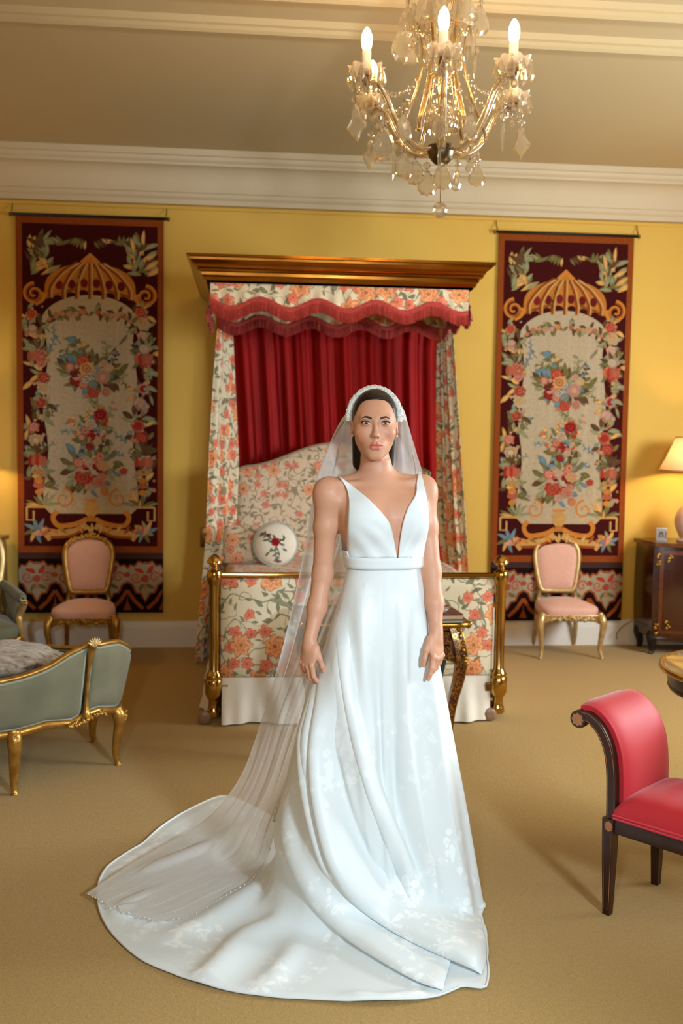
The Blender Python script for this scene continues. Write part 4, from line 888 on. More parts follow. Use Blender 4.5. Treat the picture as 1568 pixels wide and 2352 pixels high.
for (i0, i1, nm) in ((0, iC-1, 'outer_panel'), (iC+1, iB, 'outer_panel'), (iB, NS, 'back_panel')):
    V, Fc, ed = wallstrip(i0, i1, zlow+.018, ztopS-.016, 0, .018); o = mk(nm, V, Fc, M['velvet'], se, sharp=60)
    ed = np.array(ed); mk('braid_trim', *tube(ed[::2], .0075, 6, closed=True), M['velvet_braid'], o)
def rib(zz, off, r, i0=0, i1=NS, ztop=False):
    return [(*(sl[i]+SN[i]*(off)), zz[i]) for i in range(i0, i1)]
mk('top_rail', *sweep(rib(ztopS, .05, 0), circ(10, .012, .017), up=(0, 0, 1)), M['gilt'], se)
mk('bottom_rail', *sweep(rib(zlow, .006, 0), circ(10, .019, .015), up=(0, 0, 1)), M['gilt'], se)
st = [(*(sl[iC]+SN[iC]*(.024+.05*v*v)), zlow[iC]+(ztopS[iC]-zlow[iC])*v) for v in np.linspace(0, 1, 14)]
stl = mk('corner_stile', *tube(st, [.026, .016, .011, .009, .008, .007, .007, .007, .008, .009, .011, .014, .02, .022], 8), M['gilt'], se)
b = MB()
for k in range(7):
    an = R(-54+18*k); V, Fc = ball((0, 0, .022), (.006, .006, .026), 8, 6); V = V @ rotm('Y', an).T; V = V @ rotm('Z', math.atan2(SN[iC][1], SN[iC][0])+np.pi/2).T; b.add(V+np.array(st[-1])+[SN[iC][0]*.016, SN[iC][1]*.016, -.012], Fc)
b.mk('shell_carving', M['gilt_pale'], stl)
b = MB(); lumps(b, [(*(sl[i]+SN[i]*.034), zlow[i]-.004) for i in range(iC-8, iC+9)], .013, 21, .7); b.mk('rail_carving', M['gilt'], se)
for idx, ou in ((4.0, None), (8.05, None), (10.8, None), (14.2, None), (1.0, None)):
    i = int(idx/(len(sp)-1)*(NS-1)); p = sl[i]+SN[i]*.004; f = sl[i]+SN[i]*.012
    lg = mk('leg', *cabriole((p[0], p[1], zlow[i]+.01), (f[0], f[1], 0), SN[i], .027, bow=.45), M['gilt'], se)
    b = MB(); lumps(b, [(*(sl[i]+SN[i]*.045), zlow[i]-.01-.018*k) for k in range(3)], .014, 30+i, .6); b.mk('carving', M['gilt'], lg)
# seat squab inside the frame
ins = sl[::4]-SN[::4]*.05; c = ins.mean(0); V = []
for s_, z in ((1, .29), (1, .36), (.97, .385), (.9, .4), (.7, .41), (.4, .415), (0, .416)): V.append(np.column_stack([c+(ins-c)*s_, np.full(len(ins), z)]))
mk('seat_squab', np.vstack(V), grid_faces(7, len(ins), cv=True), M['velvet'], se)
# fur cushion lying on the settee
def fur_mat():
    m, nt, b = new_mat('grey_brown_fur'); tc = node(nt, 'ShaderNodeTexCoord').outputs['Object']
    mp = node(nt, 'ShaderNodeMapping'); mp.inputs['Scale'].default_value = (1, 3, 3); nt.links.new(tc, mp.inputs[0])
    f = noise(nt, mp.outputs[0], 14, 5.0, .65); g = noise(nt, mp.outputs[0], 160, 2.0)
    c = mixc(nt, f.step(.35, .6), srgb(110, 90, 70), srgb(206, 190, 166)); c = mixc(nt, g.step(.3, .8)*.35, c, srgb(90, 72, 56)); nt.links.new(c, b.inputs['Base Color'])
    b.inputs['Roughness'].default_value = .95; b.inputs['Sheen Weight'].default_value = .5; b.inputs['Specular IOR Level'].default_value = .1
    bp = node(nt, 'ShaderNodeBump'); bp.inputs['Strength'].default_value = .9; bp.inputs['Distance'].default_value = .012; nt.links.new((f+g*.3).s, bp.inputs['Height']); nt.links.new(bp.outputs[0], b.inputs['Normal'])
    return m
fc = PZ(20, 1512, .52)
V, Fc = ball((0, 0, 0), (1, 1, 1), 64, 40); rf = np.random.RandomState(3)
d = np.sin(V[:, 0]*7+2*np.sin(V[:, 1]*4))*np.sin(V[:, 2]*6+V[:, 1]*5)*.05+np.sin(V[:, 1]*13+V[:, 0]*5)*.03+rf.uniform(-.022, .022, len(V))
V = V*(1+d)[:, None]*np.array([.30, .24, .085])
o = mk('fur_cushion', V, Fc, fur_mat(), loc=(fc[0]-.06, fc[1]+.08, .492)); tag(o, 'grey brown fur cushion lying on the green settee', 'cushion')

# ------------------------------------------------------------------ gilt armchair at the far left
ac = thing('gilt_armchair', 'gilt armchair with green velvet at the far left, behind the settee', 'armchair', (-1.74, 6.35, 0), R(22))
half = [(0, .5), (.17, .5), (.21, .56), (.24, .68), (.255, .8), (.235, .9), (.16, .965), (0, .985)]; ol = smooth_path(half, 30); ol = np.vstack([ol, (ol*[-1, 1])[::-1][1:-1]])
bkp = np.array([(x, .26+(z-.45)*.2, z) for x, z in ol]); mk('back_frame', *sweep(bkp, circ(10, .024, .026), up=(0, 1, 0), closed=True), M['gilt_pale'], ac)
c = ol.mean(0); V = []
for r_, dy in ((1, 0), (.88, -.012), (.7, -.03), (.4, -.038), (0, -.04)): p = c+(ol-c)*r_; V.append(np.array([(x, .256+(z-.45)*.2+dy, z) for x, z in p]))
V.append(bkp+[0, .014, 0]); nn = len(ol); mk('back_pad', np.vstack(V), grid_faces(5, nn, cv=True)+[[5*nn+i for i in range(nn)]], M['velvet'], ac)
a = np.linspace(0, 2*np.pi, 40, endpoint=False); out = [(.29*np.sign(math.cos(q))*abs(math.cos(q))**.5, .27*np.sign(math.sin(q))*abs(math.sin(q))**.5) for q in a]
V, Fc = dome_seat(out, .34, .08, .05); mk('seat', V, Fc, M['velvet'], ac)
mk('seat_rail', *sweep([(x*1.01, y*1.01, .33) for x, y in out], circ(8, .03, .016), up=(0, 0, 1), closed=True), M['gilt'], ac)
for sx in (-1, 1):
    pth = smooth_path([(sx*.25, .3, .62), (sx*.28, .15, .6), (sx*.3, 0, .58), (sx*.305, -.12, .575)], 16); mk('arm_pad', *tube(pth, np.r_[np.linspace(.03, .04, 14), .035, .015], 10), M['velvet'], ac)
    mk('arm_panel', [(sx*.27, .28, .42), (sx*.27, .28, .6), (sx*.3, 0, .57), (sx*.3, -.1, .56), (sx*.285, -.13, .42), (sx*.24, .27, .42), (sx*.24, .27, .6), (sx*.27, 0, .57), (sx*.27, -.1, .56), (sx*.26, -.13, .42)], [[0, 1, 2, 3, 4], [9, 8, 7, 6, 5], [0, 5, 6, 1], [1, 6, 7, 2], [2, 7, 8, 3], [3, 8, 9, 4], [4, 9, 5, 0]], M['velvet'], ac)
    ap = mk('arm_post', *tube(smooth_path([(sx*.31, -.17, .565), (sx*.305, -.15, .53), (sx*.285, -.13, .46), (sx*.29, -.2, .37), (sx*.285, -.25, .33)], 18), np.linspace(.024, .019, 18), 9), M['gilt_pale'], ac)
    b = MB(); lumps(b, [(sx*.31, -.175, .57)], .014, 8); b.mk('scroll_carving', M['gilt_pale'], ap)
    mk('leg', *cabriole((sx*.26, -.24, .34), (sx*.27, -.26, 0), (sx*.6, -.8), .028), M['gilt'], ac); mk('leg', *cabriole((sx*.22, .25, .34), (sx*.22, .3, 0), (sx*.4, .9), .025), M['gilt'], ac)

# ------------------------------------------------------------------ inlaid writing table behind the bride
M['boulle'] = None
def boulle_mat():
    m, nt, b = new_mat('boulle_marquetry'); tc = node(nt, 'ShaderNodeTexCoord').outputs['Object']
    n1 = noise(nt, tc, 34, 2.0, .5); n2 = noise(nt, tc, 70, 1.0); g = (n1-.5).abs().lt(.028).max((n2-.5).abs().lt(.02))
    c = mixc(nt, noise(nt, tc, 6, 2.0).step(.4, .6), srgb(92, 36, 20), srgb(54, 20, 14)); c = mixc(nt, g, c, srgb(186, 134, 62)); nt.links.new(c, b.inputs['Base Color']); nt.links.new((g*.7).s, b.inputs['Metallic'])
    b.inputs['Roughness'].default_value = .28; b.inputs['Coat Weight'].default_value = .4; return m
M['boulle'] = boulle_mat()
tf = PZ(1057, 1754); tz = PY(1060, 1434, 4.75)[2]; TW, TD = .84, .5
wt = thing('writing_table', 'inlaid writing table with gilt mounts and curved leg, half hidden behind the bride', 'table', (tf[0]-TW/2+.03, tf[1]+TD/2, 0))
hx, hy = TW/2-.04, TD/2-.03
lz = [PY(1060, y, tf[1])[2] for y in (1470, 1510, 1560, 1620, 1680, 1730, 1754)]
for sx in (-1, 1):
    for sy in (-1, 1):
        pts = [(0, tz-.03), (.018, lz[0]), (.034, lz[1]), (.026, lz[2]), (.0, lz[3]), (-.012, lz[4]), (-.003, lz[5]), (.008, 0)]
        pth = smooth_path([(sx*(hx-.03+o), sy*(hy-.02+o*.7), z) for o, z in pts], 26); rad = np.interp(np.linspace(0, 1, 26), [0, .12, .3, .55, .8, .93, 1], [.03, .034, .032, .024, .016, .014, .017])
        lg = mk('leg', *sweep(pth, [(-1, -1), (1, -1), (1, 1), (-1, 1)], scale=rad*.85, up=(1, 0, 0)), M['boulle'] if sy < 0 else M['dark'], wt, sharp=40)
        b = MB(); lumps(b, [(pth[k][0]+sx*.016, pth[k][1]+sy*.02, pth[k][2]) for k in range(1, 9)], .017, 40+sx, .8); b.mk('ormolu_mount', M['ormolu'], lg); b = MB(); lumps(b, [(pth[-1][0]+sx*.012, pth[-1][1]+sy*.012, .014)], .014, 2); b.mk('ormolu_foot', M['ormolu'], lg)
        ed = pth+np.outer(rad*.85, [sx, sy, 0]); mk('ormolu_edge', *tube(ed, .0045, 5), M['ormolu'], lg)
for sy in (-1, 1):
    rows = []; n = 30
    for i in range(n):
        u = 2*i/(n-1)-1; x = u*(hx-.02); lo = tz-.15-.03*abs(u)**4+.03*math.cos(u*3); y = sy*(hy-.015); rows += [(x, y-.012, tz-.02), (x, y-.012, lo), (x, y+.012, lo), (x, y+.012, tz-.02)]
    ap = mk('apron', rows, grid_faces(n, 4, cv=True), M['boulle'], wt, sharp=40); mk('ormolu_edge', *tube([(rows[4*i+1][0], sy*(hy-.015)+sy*.012, rows[4*i+1][2]) for i in range(n)], .005, 5), M['ormolu'], ap)
    for x0 in (-.25, .0, .25): mk('ormolu_panel', *tube([(x0-.08, sy*hy, tz-.05), (x0+.08, sy*hy, tz-.05), (x0+.08, sy*hy, tz-.12), (x0-.08, sy*hy, tz-.12)], .005, 4, closed=True), M['ormolu'], ap)
for sx in (-1, 1): mk('apron', *box((sx*(hx-.015), 0, tz-.09), (.024, 2*hy-.06, .14)), M['boulle'], wt, smooth=False)
mk('table_top', *box((0, 0, tz-.012), (TW, TD, .024), .005), M['boulle'], wt)
o = [(-TW/2, -TD/2), (TW/2, -TD/2), (TW/2, TD/2), (-TW/2, TD/2)]; mk('ormolu_moulding', *sweep([(*p, tz-.012) for p in [(x*t+(1-t)*x2, y*t+(1-t)*y2) for (x, y), (x2, y2) in zip(o, o[1:]+o[:1]) for t in np.linspace(1, 0, 12, endpoint=False)]], circ(8, .014, .01), up=(0, 0, 1), closed=True), M['ormolu'], wt)
for sx in (-1, 1): b = MB(); lumps(b, [(sx*TW/2, -TD/2, tz-.01)], .02, 3); b.mk('corner_mount', M['ormolu'], wt)
bxp = PY(1030, 1428, 4.85)
def album(nm, lab, z, w, h, col):
    t = thing(nm, lab, 'book', (bxp[0]-.03, 4.86, z), R(3)); rows = box((0, 0, h/2), (w, .2, h), .002)
    mk('pages', *box((0, 0, h/2), (w-.008, .194, h-.006)), P('page_paper', srgb(196, 170, 140), .8, var=(200, .4), stretch=(.1, .1, 1)), t, smooth=False)
    mk('cover', *box((0, 0, h-.0015), (w, .2, .003), .001), col, t); mk('cover', *box((0, 0, .0015), (w, .2, .003), .001), col, t); mk('spine', *box((-w/2+.001, 0, h/2), (.004, .2, h), .001), col, t)
album('leather_book', 'green bound book at the bottom of the pile on the writing table', tz+.003, .17, .016, P('green_leather', srgb(30, 60, 48), .5, var=(30, .3)))
album('leather_book', 'dark red bound book on top of the pile on the writing table', tz+.0195, .165, .026, P('maroon_leather', srgb(92, 34, 36), .45, var=(30, .3)))
gd = thing('glass_dish', 'small clear glass dish on the red book on the writing table', 'dish', (bxp[0]-.045, 4.84, tz+.046))
mk('dish_bowl', *lathe([(.0, .0), (.025, 0), (.028, .003), (.04, .012), (.043, .02), (.04, .02), (.034, .012), (0, .006)], 24), P('dish_glass', srgb(222, 216, 206), .08, spec=.8, var=(30, .2), coat=.6), gd, sharp=40)

# ------------------------------------------------------------------ crystal chandelier
def crystal_mat(name, tint, see, milk=.10):
    m, nt, b = new_mat(name); nt.nodes.remove(b); out = nt.nodes['Material Output']
    tc = node(nt, 'ShaderNodeTexCoord').outputs['Object']
    gl = node(nt, 'ShaderNodeBsdfGlass'); gl.inputs['IOR'].default_value = 1.5; gl.inputs['Roughness'].default_value = .03; gl.inputs[0].default_value = (*tint, 1)
    go = node(nt, 'ShaderNodeBsdfGlossy'); go.inputs['Roughness'].default_value = .12; nt.links.new(mixc(nt, noise(nt, tc, 60, 2.0), tint, tuple(c*.75 for c in tint)), go.inputs[0])
    tr = node(nt, 'ShaderNodeBsdfTransparent'); tr.inputs[0].default_value = (*tint, 1)
    lw = node(nt, 'ShaderNodeLayerWeight'); lw.inputs[0].default_value = .45
    m1 = node(nt, 'ShaderNodeMixShader'); nt.links.new(E(nt, lw.outputs['Facing'])._m('MULTIPLY', .7)._m('ADD', .12).s, m1.inputs[0]); nt.links.new(tr.outputs[0], m1.inputs[1]); nt.links.new(go.outputs[0], m1.inputs[2])
    tl = node(nt, 'ShaderNodeBsdfTranslucent'); df = node(nt, 'ShaderNodeBsdfDiffuse'); m3 = node(nt, 'ShaderNodeMixShader'); nt.links.new(tl.outputs[0], m3.inputs[1]); nt.links.new(df.outputs[0], m3.inputs[2])
    m4 = node(nt, 'ShaderNodeMixShader'); m4.inputs[0].default_value = milk; nt.links.new(m1.outputs[0], m4.inputs[1]); nt.links.new(m3.outputs[0], m4.inputs[2]); m1 = m4
    m2 = node(nt, 'ShaderNodeMixShader'); m2.inputs[0].default_value = see; nt.links.new(gl.outputs[0], m2.inputs[1]); nt.links.new(m1.outputs[0], m2.inputs[2]); nt.links.new(m2.outputs[0], out.inputs[0])
    return m
M['crystal'] = crystal_mat('cut_crystal', (1, .97, .9), .62); M['amber'] = crystal_mat('amber_glass_rod', (1, .95, .84), .6)
M['pan_glass'] = crystal_mat('frosted_pan_glass', (1, .97, .92), .8, .34)
M['candle'] = P('candle_sleeve_white', srgb(236, 228, 206), .5, var=(30, .1))
M['flame_bulb'] = P('candle_bulb_glow', (1, .85, .6), .3, emit=(1, .55, .18, 130))
M['pewter'] = P('tarnished_silver', srgb(120, 108, 84), .3, metal=1, var=(20, .5, srgb(60, 50, 36)))
M['wire'] = P('brass_wire', srgb(150, 116, 60), .4, metal=.9, var=(40, .3))
CH = PY(1013, 345, 4.0); CH = np.array([CH[0], 4.0, CH[2]])
ch = thing('crystal_chandelier', 'crystal chandelier with six lit candle bulbs hanging from the ceiling', 'chandelier', CH)
def plate(outline, th=.006, rim=.78):
    """faceted cut-glass plate: outline in x,z, ridge face each side"""
    o = np.asarray(outline, float); n = len(o); c = o.mean(0); V = []
    for s_, y in ((rim, -th), (1, 0), (rim, th)): p = c+(o-c)*s_; V.append(np.column_stack([p[:, 0], np.full(n, y), p[:, 1]]))
    return np.vstack(V), grid_faces(3, n, cv=True)+[list(range(n)), [2*n+i for i in range(n)][::-1]]
def pear(n=26, sc=.07):
    t = np.linspace(0, 2*np.pi, n, endpoint=False); r = 1+.05*np.cos(t*12)
    x = np.sin(t)*.36*(1-.52*np.cos(t)*.9)*r; z = (np.cos(t)*.5)*r; return np.stack([x, z-.5], -1)
def kite(n=22):
    p = smooth_path([(0, 0), (.1, -.1), (.1, -.28), (.2, -.42), (.3, -.58), (.12, -.78), (.06, -.92), (0, -1), (-.1, -.86), (-.2, -.72), (-.26, -.6), (-.14, -.42), (-.13, -.2), (-.08, -.08)], n); return p*[1, 1]
protos = {}
def proto(kind):
    if kind not in protos:
        if kind == 'pear': V, Fc = plate(pear(), .07)
        elif kind == 'kite': V, Fc = plate(kite(), .06)
        elif kind == 'spear': V, Fc = lathe([(0, -1), (.05, -.8), (.075, -.4), (.06, -.1), (0, 0)], 6)
        elif kind == 'tear': V, Fc = lathe([(0, -1), (.16, -.9), (.24, -.7), (.2, -.45), (.1, -.2), (0, 0)], 8)
        elif kind == 'rosette':
            a = np.linspace(0, 2*np.pi, 24, endpoint=False); r = .5*(1+.12*np.cos(a*8)); V, Fc = plate(np.stack([r*np.cos(a), r*np.sin(a)], -1), .14, .55)
        me = bpy.data.meshes.new('crystal_'+kind); me.from_pydata(np.asarray(V).tolist(), [], Fc); me.materials.append(M['crystal']); me.shade_flat(); protos[kind] = me
    return protos[kind]
def hang_crystal(p, h, kind, parent, yaw=0.0, name=None, tilt=0.0):
    o = bpy.data.objects.new(name or {'pear': 'crystal_pendant', 'kite': 'crystal_pendant', 'spear': 'crystal_icicle', 'tear': 'crystal_drop', 'rosette': 'crystal_rosette'}[kind], proto(kind)); COL.objects.link(o)
    o.parent = parent; o.location = tuple(p); o.scale = (h, h, h); o.rotation_euler = (0, tilt, yaw); return o
# centre: bowl, stem, finial ball
b = mk('centre_bowl', *lathe([(0, -.062), (.012, -.06), (.03, -.05), (.048, -.028), (.056, .0), (.058, .012), (.05, .018), (.03, .022), (0, .022)], 32), M['pewter'], ch, sharp=40)
V, Fc = lathe([(.018, .02), (.012, .06), (.03, .1), (.034, .13), (.014, .16), (.012, .3), (.028, .34), (.03, .38), (.012, .42), (.014, .56), (.04, .6), (.02, .64), (.008, .66), (.008, ZC-CH[2]-.07)], 14); mk('stem', V, Fc, M['amber'], ch)
mk('ceiling_rose', *lathe([(.01, ZC-CH[2]-.07), (.05, ZC-CH[2]-.05), (.07, ZC-CH[2]-.02), (.07, ZC-CH[2]), (0, ZC-CH[2])], 24), M['brass_dark'], ch)
zb_ball = PY(1011, 483, 4.0)[2]-CH[2]
mk('hanging_wire', *tube([(0, 0, -.06), (0, 0, zb_ball+.028)], .0015, 5), M['wire'], ch)
V, Fc = ball((0, 0, zb_ball), .031, 12, 8); mk('crystal_ball', V, Fc, M['crystal'], ch, smooth=False)
RA = .335; arm_rz = [(.045, .0), (.10, -.008), (.165, .03), (.215, .10), (.255, .175), (.295, .215), (.325, .205), (RA, .215)]
pan_z = .225
pan = []; n = 40
for i in range(n):
    a = 2*math.pi*i/n
    for r, z in ((.012, 0), (.038, .004), (.058, .018), (.068, .036)): q = 1+(.09*math.cos(a*8) if r > .04 else 0); pan.append((r*q*math.cos(a), r*q*math.sin(a), z+(.004*math.cos(a*8) if r > .05 else 0)))
arm0 = None
for k in range(6):
    an = R(19.3+60*k+(-9 if k == 5 else 0)); d = np.array([math.cos(an), math.sin(an)]); nrm = np.array([-d[1], d[0], 0])
    pth = smooth_path([(*(d*r), z) for r, z in arm_rz], 30)
    A = mk('arm', *tube(pth, .005, 7), M['gilt_pale'], ch)
    for s_ in (-1, 1): mk('glass_rod', *tube(pth+nrm*s_*.010, .008, 7), M['amber'], A)
    e = np.array([*(d*RA), pan_z])
    mk('candle_cup', *lathe([(0, -.03), (.008, -.028), (.016, -.012), (.017, .0), (.021, .003), (.021, .03), (.017, .032), (0, .032)], 16, e), M['brass_dark'], A, sharp=40)
    mk('drip_pan', np.array(pan)+e+[0, 0, .004], grid_faces(n, 4, cu=True), M['pan_glass'], A)
    mk('candle_sleeve', *lathe([(0, .02), (.0175, .02), (.0175, .098), (.016, .1), (0, .1)], 18, e), M['candle'], A, sharp=40)
    mk('bulb', *lathe([(0, .098), (.0125, .1), (.018, .115), (.0215, .135), (.021, .152), (.015, .172), (.006, .186), (0, .19)], 18, e), M['flame_bulb'], A)
    for q in range(6):
        a2 = an+2*math.pi*q/6; hang_crystal(e+np.array([math.cos(a2), math.sin(a2), 0])*.036+[0, 0, .0], .05, 'tear', ch, a2)
    for q in range(10):
        a2 = an+2*math.pi*q/10+.2; c2 = np.array([math.cos(a2), math.sin(a2), 0])*.066; hang_crystal(e+c2+[0, 0, .03], rng.uniform(.055, .07), 'tear', ch, a2)
        if q % 2 == 0: hang_crystal(e+c2*1.02+[0, 0, .036], .013, 'rosette', ch, a2+np.pi/2)
    for r_ in (.30, .235, .175): hang_crystal((*(d*r_), float(np.interp(r_, [q[0] for q in arm_rz], [q[1] for q in arm_rz]))), .028, 'rosette', ch, rng.uniform(-.4, .4))
    hang_crystal((*(d*.30), .195), .032, 'tear', ch)
# cage of glass bars rising to the crown
cage = [(.175, .03), (.165, .08), (.137, .145), (.098, .25), (.08, .36), (.088, .44), (.105, .51), (.09, .57), (.06, .63)]
for k in range(6):
    an = R(60*k-10.7); d = np.array([math.cos(an), math.sin(an)]); nrm = np.array([-d[1], d[0], 0]); pth = smooth_path([(*(d*r), z) for r, z in cage], 30)
    A = mk('cage_bar', *tube(pth, .0045, 6), M['brass'], ch)
    for s_ in (-1, 1): mk('glass_rod', *tube(pth+nrm*s_*.008, .0055, 6), M['amber'], A)
    for i in (3, 9, 15, 21, 27): hang_crystal(pth[i]+np.r_[d*.012, 0], .022, 'rosette', ch, an+np.pi/2)
    # bead swags: cage to neighbouring pans, and cage to cage higher up
    for s_ in (-1, 1):
        an2 = an+s_*R(30); P0 = pth[13]; P1 = np.array([math.cos(an2)*RA*.86, math.sin(an2)*RA*.86, .205]); b = MB(); nb = 13
        for i in range(nb):
            t = (i+.5)/nb; p = P0+(P1-P0)*t-np.array([0, 0, .07*math.sin(math.pi*t)]); b.add(*ball(p, (.0075, .0075, .0065) if i % 2 else (.0055, .0055, .005), 7, 4))
        b.mk('bead_chain', M['crystal'], ch, smooth=False, kind='stuff')
    an2 = an+R(60); P0 = pth[22]; P1 = np.array([*(np.array([math.cos(an2), math.sin(an2)])*np.interp(P0[2], [c_[1] for c_ in cage], [c_[0] for c_ in cage])), P0[2]]); b = MB()
    for i in range(11):
        t = (i+.5)/11; p = P0+(P1-P0)*t-np.array([0, 0, .09*math.sin(math.pi*t)]); b.add(*ball(p, .0068, 7, 4))
    b.mk('bead_chain', M['crystal'], ch, smooth=False, kind='stuff')
    for (r_, z_, h_, kd) in ((.125, .555, .11, 'pear'), (.10, .42, .07, 'spear'), (.065, .2, .06, 'tear'), (.05, .36, .075, 'tear'), (.06, .30, .055, 'tear')):
        hang_crystal((math.cos(an+.3)*r_, math.sin(an+.3)*r_, z_), h_, kd, ch, an+np.pi/2+.3)
    for q in range(4): hang_crystal((math.cos(an+q*.26)*.062, math.sin(an+q*.26)*.062, .12), .05, 'tear', ch, an)
    A2 = mk('crown_arm', *tube(smooth_path([(*(d*.05), .62), (*(d*.09), .65), (*(d*.13), .62), (*(d*.14), .58)], 14), .005, 6), M['brass'], ch)
    hang_crystal((*(d*.14), .575), .03, 'rosette', ch, an+1.57); hang_crystal((*(d*.14), .555), .115, 'pear', ch, rng.uniform(-.5, .5)); hang_crystal((*(d*.145), .6), .075, 'spear', ch)
# the larger pendants, where the photograph shows them
for (x, y, hp, kd, dy) in [(929, 62, 80, 'pear', -.05), (946, 112, 36, 'pear', -.08), (1090, 50, 76, 'spear', -.05), (1092, 125, 55, 'spear', .02), (815, 238, 82, 'kite', -.12), (852, 320, 72, 'kite', .15), (883, 292, 74, 'pear', -.1), (907, 348, 66, 'spear', .1), (927, 350, 58, 'pear', -.02), (953, 367, 58, 'pear', .1), (980, 390, 58, 'pear', -.02), (927, 262, 56, 'pear', -.2), (1010, 262, 52, 'pear', -.25), (1015, 372, 62, 'pear', -.03), (1009, 335, 58, 'spear', -.08), (1050, 385, 54, 'tear', 0), (1082, 262, 56, 'pear', -.2), (1095, 375, 52, 'pear', -.02), (1079, 368, 28, 'pear', .05), (1087, 328, 48, 'pear', .1), (1155, 278, 72, 'spear', -.1), (1197, 290, 78, 'kite', .1), (1175, 265, 28, 'tear', .1), (870, 300, 40, 'tear', .12), (1160, 232, 36, 'tear', .1)]:
    p = PY(x, y, 4.0+dy)-CH; h_ = hp/F_PX*4.0; o = hang_crystal(p, h_, kd, ch, rng.uniform(-.6, .6), tilt=rng.uniform(-.08, .08))
    hang_crystal(p+[0, 0, .016], .03, 'rosette', ch, rng.uniform(-.4, .4)); mk('hanging_wire', *tube([p+[0, 0, .0], p+[0, 0, .055]], .0012, 4), M['wire'], ch)

# ------------------------------------------------------------------ the bride: one continuous body from blended volumes
OB = np.array([0.45, 3.30, 0.0])
def bp_(x, y, dy=0.0): return PY(x, y, OB[1]+dy)-OB          # photo landmark -> bride-local point at depth dy
def smin(a, b, k): h = np.clip(.5+.5*(b-a)/k, 0, 1); return b+(a-b)*h-k*h*(1-h)
def smax(a, b, k): return -smin(-a, -b, k)
def d_ell(p, c, r):
    q = (p-np.asarray(c, np.float32))/np.asarray(r, np.float32); k = np.sqrt((q*q).sum(-1))+1e-9; g = np.sqrt(((q/np.asarray(r, np.float32))**2).sum(-1))+1e-9
    return k*(k-1)/g
def d_cone(p, a, b, ra, rb):
    a, b = np.asarray(a, np.float32), np.asarray(b, np.float32); ba = b-a; t = np.clip(((p-a) @ ba)/(ba @ ba), 0, 1)
    return np.linalg.norm(p-a-t[..., None]*ba, axis=-1)-(ra+(rb-ra)*t)
def rz_(a): c, s = math.cos(a), math.sin(a); return np.array([[c, -s, 0], [s, c, 0], [0, 0, 1]], np.float32)
# ---- head (own frame: x right, y back, z up from eye level)
HC = bp_(867.5, 972.5, -.08)+np.array([0, .085, 0]); HR = rz_(R(-4.5))
def sdf_head(p):
    q = (p-HC.astype(np.float32)) @ HR          # world -> head frame
    m = q.copy(); m[..., 0] = np.abs(m[..., 0])
    d = d_ell(q, (0, .02, .024), (.071, .094, .086)); d = smin(d, d_ell(q, (0, -.018, -.022), (.066, .068, .092)), .03)
    d = smin(d, d_ell(q, (0, -.038, -.074), (.041, .046, .045)), .022); d = smin(d, d_cone(m, (.048, .0, -.058), (.012, -.066, -.103), .009, .011), .022)
    d = smin(d, d_ell(q, (0, -.074, -.104), (.017, .014, .013)), .018)
    d = smin(d, d_ell(m, (.04, -.054, -.03), (.024, .024, .02)), .028)
    d = smin(d, d_cone(m, (0, -.081, .016), (.04, -.066, .017), .008, .007), .016)
    d = smax(d, -d_ell(m, (.031, -.104, .0), (.019, .018, .0135)), .014)
    d = smin(d, d_ell(m, (.0308, -.0755, .0005), (.0152, .0145, .0125)), .005)
    d = smin(d, d_ell(q, (0, -.066, -.07), (.032, .03, .026)), .022)
    nose = d_cone(q, (0, -.084, .006), (0, -.1015, -.032), .0062, .0078); nose = smin(nose, d_ell(q, (0, -.1055, -.0365), (.0092, .0095, .0085)), .007)
    nose = smin(nose, d_ell(m, (.0088, -.0965, -.0405), (.0058, .008, .006)), .006); nose = smin(nose, d_cone(q, (0, -.094, -.043), (0, -.097, -.055), .004, .003), .01)
    d = smin(d, nose, .010); d = smax(d, -d_ell(m, (.0052, -.1005, -.0476), (.003, .0045, .0028)), .003)
    up = d_cone(m, (.0235, -.088, -.0715), (.006, -.0985, -.0655), .0026, .0052); up = smin(up, d_cone(m, (.006, -.0985, -.0655), (0, -.0985, -.0672), .005, .0042), .004)
    lo = d_cone(m, (.0215, -.088, -.0735), (.009, -.0965, -.0785), .003, .0062); lo = smin(lo, d_cone(m, (.009, -.0965, -.0785), (0, -.0975, -.0795), .0062, .006), .004)
    d = smin(d, smin(up, lo, .0012), .0045); d = smax(d, -d_cone(m, (.022, -.0915, -.0722), (0, -.1055, -.0722), .0009, .0016), .0025)
    ear = d_ell(m @ np.array([[math.cos(.35), math.sin(.35), 0], [-math.sin(.35), math.cos(.35), 0], [0, 0, 1]], np.float32).T, (.0735, -.012, -.012), (.0055, .018, .031)); ear = smax(ear, -d_ell(m, (.084, -.0, -.008), (.007, .009, .016)), .006)
    d = smin(d, ear, .007)
    return d
NB = bp_(866, 1096, .03)
def sdf_neck(p):
    d = d_cone(p, HC+np.array([.0, .032, -.05]), NB+np.array([0, .004, .0]), .045, .051)
    return d
